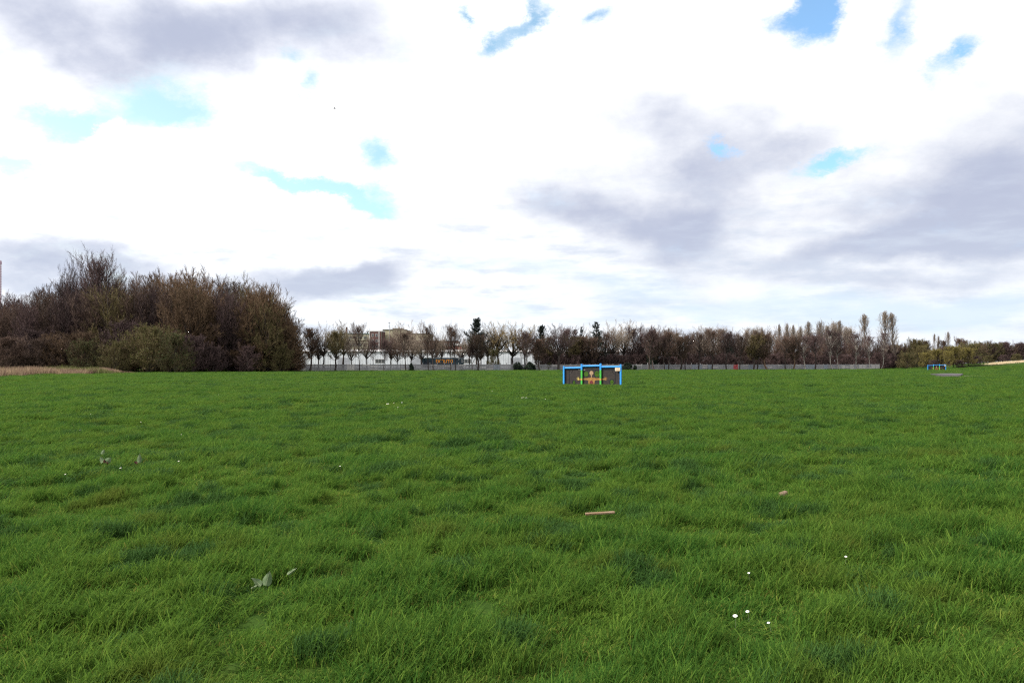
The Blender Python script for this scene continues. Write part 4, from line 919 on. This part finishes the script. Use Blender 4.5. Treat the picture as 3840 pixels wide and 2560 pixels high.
# ------------------------------------------------------------------ goals
def make_goal():
    """kick-about goal wall; local x along the wall, local -y towards the pitch"""
    YL, YR = 67.6, 65.6; pl = Vector((X(2116, YL), YL, 0)); pr = Vector((X(2329, YR), YR, 0)); dv = pr-pl; Lw = dv.length
    o = empty('goal_wall', (pl.x, pl.y, ghf(pl.x, pl.y)), 'large blue framed goal wall with a painted goalkeeper and ball holes standing in the field', 'goal', 'painted goal walls', math.atan2(dv.y, dv.x))
    k = Lw/(2329-2116)
    def lx(c): return (2080 + c/8.11 - 2116)*k        # column of the enlarged detail -> along the wall
    def lz(r, c=1150):                                # row of the enlarged detail -> height; the wall leans a little
        base = 805 + (c-290)/1740*22
        return (base-r)/8.11*.0222
    link('panel', shape2d('panel', [[(lx(300),-.1),(lx(2020),-.1),(lx(2020),lz(300,2020)),(lx(1425),lz(300,1425)),(lx(1425),lz(262,1425)),(lx(850),lz(262,850)),(lx(850),lz(318,850)),(lx(300),lz(318,300))],
        disc(lx(968),lz(495),.205,.235),disc(lx(1295),lz(495),.225,.255),disc(lx(595),lz(760,595)+.03,.125,.155),disc(lx(1745),lz(745,1745),.165,.19)], .06), M['panel_brown'], o, (0, .03, 0))
    for (c, r, a, b) in ((968,495,.205,.235),(1295,495,.225,.255),(595,760,.125,.155),(1745,745,.165,.19)):
        z = lz(r, c if c in (595,1745) else 1150) + (.03 if c == 595 else 0)
        link('hole_ring', shape2d('hole_ring', [disc(lx(c), z, a+.06, b+.06), disc(lx(c), z, a, b)], .075), M['black_paint'], o, (0, .03, 0))
    # posts and beams
    for (c, r, z2) in ((292,245,None),(845,188,368),(1420,178,368),(2020,212,None)):
        x = lx(c); zt = lz(r, c); y = -.09
        if z2 is None: link('post', MB().tube([(x,y,-.2),(x,y,zt-.015),(x,y,zt)], [.082,.082,.06], 14).mesh('post'), M['blue_paint'], o)
        else:
            zz = lz(z2, c)
            p = link('post', MB().tube([(x,y,zz+.002),(x,y,zt-.015),(x,y,zt)], [.086,.086,.062], 14).mesh('post'), M['blue_paint'], o)
            link('green_sleeve', MB().tube([(x,y,-.2),(x,y,zz)], .08, 14).mesh('green_sleeve'), M['green_paint'], p)
            link('yellow_band', MB().tube([(x,y,lz(688)),(x,y,lz(628))], .084, 14).mesh('yellow_band'), M['skin_yellow'], p)
    for (c0, c1, r0, r1) in ((318,818,303,300),(872,1392,250,247),(1448,1990,284,281)):
        link('beam', MB().tube([(lx(c0)+.0,-.075,lz(r0,c0)),(lx(c1),-.075,lz(r1,c1))], .074, 12).mesh('beam'), M['blue_paint'], o)
    # painted goal frame (black), one light patch on its bar
    q = -.006
    link('painted_frame', MB().box(lx(440),lx(458),q-.006,q,.0,lz(350)).box(lx(1836),lx(1856),q-.006,q,.0,lz(335)).box(lx(460),lx(1834),q-.006,q,lz(377),lz(350)).mesh('painted_frame'), M['black_paint'], o)
    for sx, c in ((1,458),(-1,1836)):
        arc = [(lx(c)+sx*(.25*math.sin(t)), lz(377)-.28*math.cos(t)) for t in np.linspace(0, math.pi/2, 8)]
        link('painted_brace', MB().tube([(a,q,b) for a, b in arc], .014, 5).mesh('painted_brace'), M['black_paint'], o)
    link('tape_strip', MB().box(lx(722),lx(812),q-.012,q-.0062,lz(369),lz(358)).box(lx(878),lx(942),q-.012,q-.0062,lz(369),lz(358)).mesh('tape_strip'), M['cream'], o)
    # painted keeper
    body = [(760,640),(880,628),(1000,618),(1060,604),(1205,604),(1260,614),(1400,618),(1525,632),(1525,668),(1400,672),(1300,680),(1235,692),(1222,830),(1042,830),(1036,692),(980,676),(880,676),(760,678)]
    link('painted_figure', shape2d('painted_figure', [[(lx(a), max(lz(b), -.02)) for a, b in body]], .006), M['skin_orange'], o, (0, -.004, 0))
    link('painted_head', shape2d('painted_head', [[(lx(a), lz(b)) for a, b in ((1070,470),(1085,425),(1110,400),(1145,398),(1175,420),(1192,455),(1190,490),(1160,510),(1145,550),(1142,598),(1118,598),(1115,550),(1098,500),(1078,492))]], .006), M['bone'], o, (0, -.004, 0))
    for sx, wx, cy_, mt in ((-1,758,658,'skin_yellow'),(1,1527,650,'skin_orange')):
        pts = [(wx, cy_+24)]
        tips = ((-6,62),(46,52),(78,24),(84,-8),(62,-40),) if sx > 0 else ((-6,74),(50,66),(80,38),(86,8),(60,-16))
        tips = ((14,-78),(52,-66),(78,-38),(80,-4),(70,30))
        base = ((4,-26),(22,-28),(30,-16),(32,-2),(28,12),(14,24))
        poly = [(wx, cy_-20)]
        for i, (tx, ty) in enumerate(tips):
            bx, by = base[i]; nx_, ny_ = base[i+1]
            n2 = Vector((-(ty-by), tx-bx)).normalized()*6
            poly += [(wx+sx*bx, cy_+by), (wx+sx*(tx+n2.x), cy_+ty+n2.y), (wx+sx*(tx-n2.x), cy_+ty-n2.y)][:1] + [(wx+sx*(tx-6), cy_+ty-2), (wx+sx*(tx+5), cy_+ty+5)]
        poly += [(wx+sx*14, cy_+26), (wx, cy_+18)]
        link('painted_hand', shape2d('painted_hand', [[(lx(a), lz(b)) for a, b in poly]], .006), M[mt], o, (0, -.004, 0))
    link('painted_ball', shape2d('painted_ball', [disc(lx(1130), lz(758), .145, .185)], .006), M['maroon'], o, (0, -.010, 0))
    link('nostril', shape2d('nostril', [disc(lx(1132), lz(503), .02, .03, 10)], .004), M['black_paint'], o, (0, -.010, 0))
    s = link('sign_board', MB().box(lx(1858),lx(2012),-.20,-.175,lz(408,1930),lz(308,1930)).mesh('sign_board', .006), M['cream'], o)
    rr = random.Random(8)
    for i in range(4):
        z = lz(325+i*22, 1930); x = lx(1885)
        while x < lx(1985):
            w = rr.uniform(.02, .07); link('print_mark', MB().box(x, x+w, -.2035, -.2005, z-.035, z).mesh('print_mark'), M['peach'], s); x += w+.015
    return o
goal = make_goal()
def copy_tree(o, parent=None):
    c = o.copy(); C.objects.link(c)
    if parent is not None: c.parent = parent
    for ch in list(o.children): copy_tree(ch, c)
    return c
g2 = copy_tree(goal); Yg = 232
g2.location = (X(3479, Yg), Yg, max(ghf(X(3509, Yg), Yg), .2)-.02); g2.rotation_euler.z = R(-6); g2.scale = (1.0, 1.0, .92)
g2['label'] = 'small far blue framed goal wall with a white corner board in front of the willows'

# ------------------------------------------------------------------ path slab on the right
def make_path():
    Y0, Y1 = 108, 124
    pts = [(X(3490,126),126),(X(3560,127),127),(X(3612,123),123),(X(3603,110),110),(X(3560,112),112)]
    top = .20; V = [(x, y, ghf(x, y)+top+.04) for x, y in pts] + [(x, y, -.2) for x, y in pts]; n = len(pts)
    m = MB().add(V, [tuple(range(n))] + [(i, (i+1) % n, n+(i+1) % n, n+i) for i in range(n)])
    tag(link('path', m.mesh('path'), M['tarmac']), 'bare grey tarmac patch showing in the grass at the right', 'path', kind='structure')
    me = MB().box(0, 2.4, -.12, .12, -.1, .16).mesh('kerb_stone', .02)
    tag(link('kerb_stone', me, M['kerb'], None, (X(3618,104), 104, ghf(X(3618,104),104)), (0, 0, R(-8))), 'pale kerb stone in the grass right of the tarmac patch', 'kerb')
make_path()

# ------------------------------------------------------------------ things in the near grass
def ground_at(py): return EYE*F/(py-HZ)
def make_dock(px, py, spec, label, s=1.0, leafmat='dock_leaf'):
    """broad leaves: (x, z, length, width, lean to the right, lean to the pitch side, edge fold)"""
    Y = ground_at(py); x = X(px, Y); o = empty('dock_plant', (x, Y, ghf(x, Y)+.03), label, 'plant', 'broad leaved weeds in the grass', 0, s)
    for (ox, oz, L, W_, lr, back, fold, *dead) in spec:
        d = Vector((math.sin(lr), back, math.cos(lr))).normalized(); sd = Vector((math.cos(lr), .15, -math.sin(lr))).normalized(); nrm = sd.cross(d).normalized()
        n = 10; V = []; Fc = []
        for i in range(n+1):
            t = i/n; w = W_*(math.sin(math.pi*(.10+.90*t)**.75)**.75 if t < 1 else .0); c = Vector((ox, 0, oz)) + d*L*t + nrm*(.35*L*t*t)
            wv = math.sin(t*11+ox*50)*.006
            V += [c-sd*w*.5-nrm*(fold*w+wv), c-sd*w*.25-nrm*fold*w*.3, c, c+sd*w*.25-nrm*fold*w*.3, c+sd*w*.5-nrm*(fold*w-wv)]
        for i in range(n):
            for q in range(4): a = i*5+q; Fc.append((a,a+1,a+6,a+5))
        me = MB().add(V, Fc).mesh('leaf'); me.polygons.foreach_set('use_smooth', [True]*len(me.polygons))
        lf = link('leaf', me, M['dead_leaf' if dead else leafmat], o)
        if not dead and leafmat == 'dock_leaf': link('leaf_rib', MB().tube([V[i*5+2]-nrm*.0015 for i in range(n+1)], .0022, 5).mesh('leaf_rib'), M['leaf_rib'], lf)
make_dock(985, 2240, [(.022,.07,.105,.068,R(14),.30,.25),(-.012,.07,.085,.05,R(-52),.2,.3),(-.085,.05,.07,.012,R(62),.1,.2)], 'pale grey green broad leaf weed in the near grass left of centre', .92)
make_dock(1078, 2205, [(.0,.08,.085,.024,R(52),.1,.3)], 'narrow pale leaf tip right of the broad leaf weed', 1.0)
make_dock(392, 1758, [(.02,.06,.10,.09,R(40),.5,.2),(-.03,.06,.09,.07,R(-30),.4,.2),(.0,.05,.06,.05,R(8),-.1,.2,1),(.03,.04,.05,.05,R(50),-.2,.2,1)], 'leafy weed with dead brown leaves further off at the left', 1.0)
make_dock(520, 1758, [(0,.06,.13,.075,R(6),.2,.25),(-.02,.05,.06,.04,R(-60),.1,.2,1)], 'single upright pale leaf right of the leafy weed', 1.0)
make_dock(382, 1730, [(0,.09,.08,.06,R(20),.5,.2)], 'small pale leaf behind the leafy weed', 1.0)
make_dock(2832, 1752, [(x_, .03, .24, .018, R(a_), .2, .1) for x_, a_ in ((-.12,35),(-.07,50),(-.02,20),(.03,42),(.08,30),(.12,55),(.0,62),(.15,25))], 'tuft of long dark blades in the middle distance at the right', 1.0, 'grass_dark')
Y = ground_at(1938); x = X(2250, Y)
bm_ = MB().box(-.155, .155, -.018, .018, -.009, .009)
st = link('wood_stick', bm_.mesh('wood_stick', .004), M['wood_stick'], None, (x, Y, ghf(x, Y)+.07), (R(12), R(-3), R(2)))
tag(st, 'flat strip of pale orange wood lying in the grass', 'stick')
Y = ground_at(1862); x = X(2937, Y)
m = MB().box(-.045, .045, -.03, .03, -.018, .018).mesh('brick_piece', .009)
for v in m.vertices: v.co += Vector((random.uniform(-.008,.008),)*3)
tag(link('brick_piece', m, M['brick_piece'], None, (x, Y, ghf(x, Y)+.065), (R(16), R(-20), R(20))), 'broken pinkish brick piece in the grass at the right', 'brick')
# daisies
def daisy_mesh():
    V = [(0,0,.004)]; Fc = []; n = 14
    for i in range(n):
        a0 = 2*math.pi*(i-.42)/n; a1 = 2*math.pi*(i+.42)/n; b = len(V)
        V += [(.006*math.cos(a0),.006*math.sin(a0),.003),(.006*math.cos(a1),.006*math.sin(a1),.003),(.019*math.cos(a1),.019*math.sin(a1),.006),(.021*math.cos((a0+a1)/2),.021*math.sin((a0+a1)/2),.004),(.019*math.cos(a0),.019*math.sin(a0),.006)]
        Fc.append((b,b+1,b+2,b+3,b+4))
    return MB().add(V[1:], [tuple(i-1 for i in f) for f in Fc]).mesh('petals'), MB().tube([(0,0,.002),(0,0,.007),(0,0,.009)], [.007,.006,.002], 10).mesh('flower_centre'), MB().tube([(0,0,0),(.004,0,-.05),(.0,.004,-.13)], .0015, 5).mesh('stem')
dm = daisy_mesh()
def daisy(px, py, label, s=1., group='white daisies in the grass'):
    Y = ground_at(py); x = X(px, Y); top = .13; Y = (EYE-top)*F/(py-HZ); x = X(px, Y)
    o = empty('daisy', (x, Y, ghf(x, Y)+top+.01), label, 'flower', group, random.uniform(0, 6), s); o.rotation_euler = (R(18), R(-12), random.uniform(-.5, .5))
    for me, mm, nm in ((dm[0],'petal','petals'),(dm[1],'pollen','flower_centre'),(dm[2],'leaf_rib','stem')): link(nm, me, M[mm], o)
daisy(2757, 2311, 'largest white daisy in the near grass at the lower right', .68)
daisy(2803, 2294, 'white daisy just right of the largest daisy', .55)
daisy(2882, 2337, 'half hidden daisy right of the near pair', .45)
daisy(3172, 2085, 'lone white daisy at the right of the near grass', .5)
daisy(2808, 2147, 'tiny white daisy above the near pair', .45)
for (px, py, s) in ((1450,1512,1.6),(1456,1512,1.8),(1477,1509,1.1),(1507,1508,1.3),(1492,1522,1.0),(1958,1488,1.6),(1974,1488,2.0),(1964,1487,1.1),(2045,1493,1.0),(1404,1474,1.0),(1692,1474,1.0),(1845,1465,1.0),(340,1550,1.4),(528,1572,1.4),(680,1620,1.2),(1275,1745,1.0),(300,1600,1.1),(452,1760,1.2),(245,1786,1.0),(670,1732,1.2),(820,1480,1.2)):
    daisy(px, py, 'tiny white flower speck in the distant grass', s*(.8 if py < 1550 else .5), 'distant white flower specks')

# ------------------------------------------------------------------ bird
Yb = 130
o = empty('bird', (X(1255, Yb), Yb, Z(408, Yb)), 'tiny dark bird flying high against the white cloud', 'bird')
link('body', MB().tube([(-.22,0,0),(-.12,0,.01),(.02,0,.02),(.14,0,.02),(.2,0,.03)], [.01,.045,.06,.04,.01], 8).mesh('body'), M['feather'], o)
for s in (-1, 1): link('wing', MB().add([(.08,0,.03),(-.06,0,.03),(-.02,s*.2,.16),(.1,s*.2,.17),(.0,s*.42,.1),(.08,0,.045),(-.06,0,.045),(-.02,s*.2,.172),(.1,s*.2,.182)],[(0,1,2,3),(3,2,4),(5,8,7,6),(8,4,7)]).mesh('wing'), M['feather'], o)
link('tail', MB().add([(-.2,-.02,0),(-.2,.02,0),(-.34,.06,.0),(-.34,-.06,0),(-.27,0,.02)],[(0,1,4),(1,2,4),(2,3,4),(3,0,4),(0,3,2,1)]).mesh('tail'), M['feather'], o)
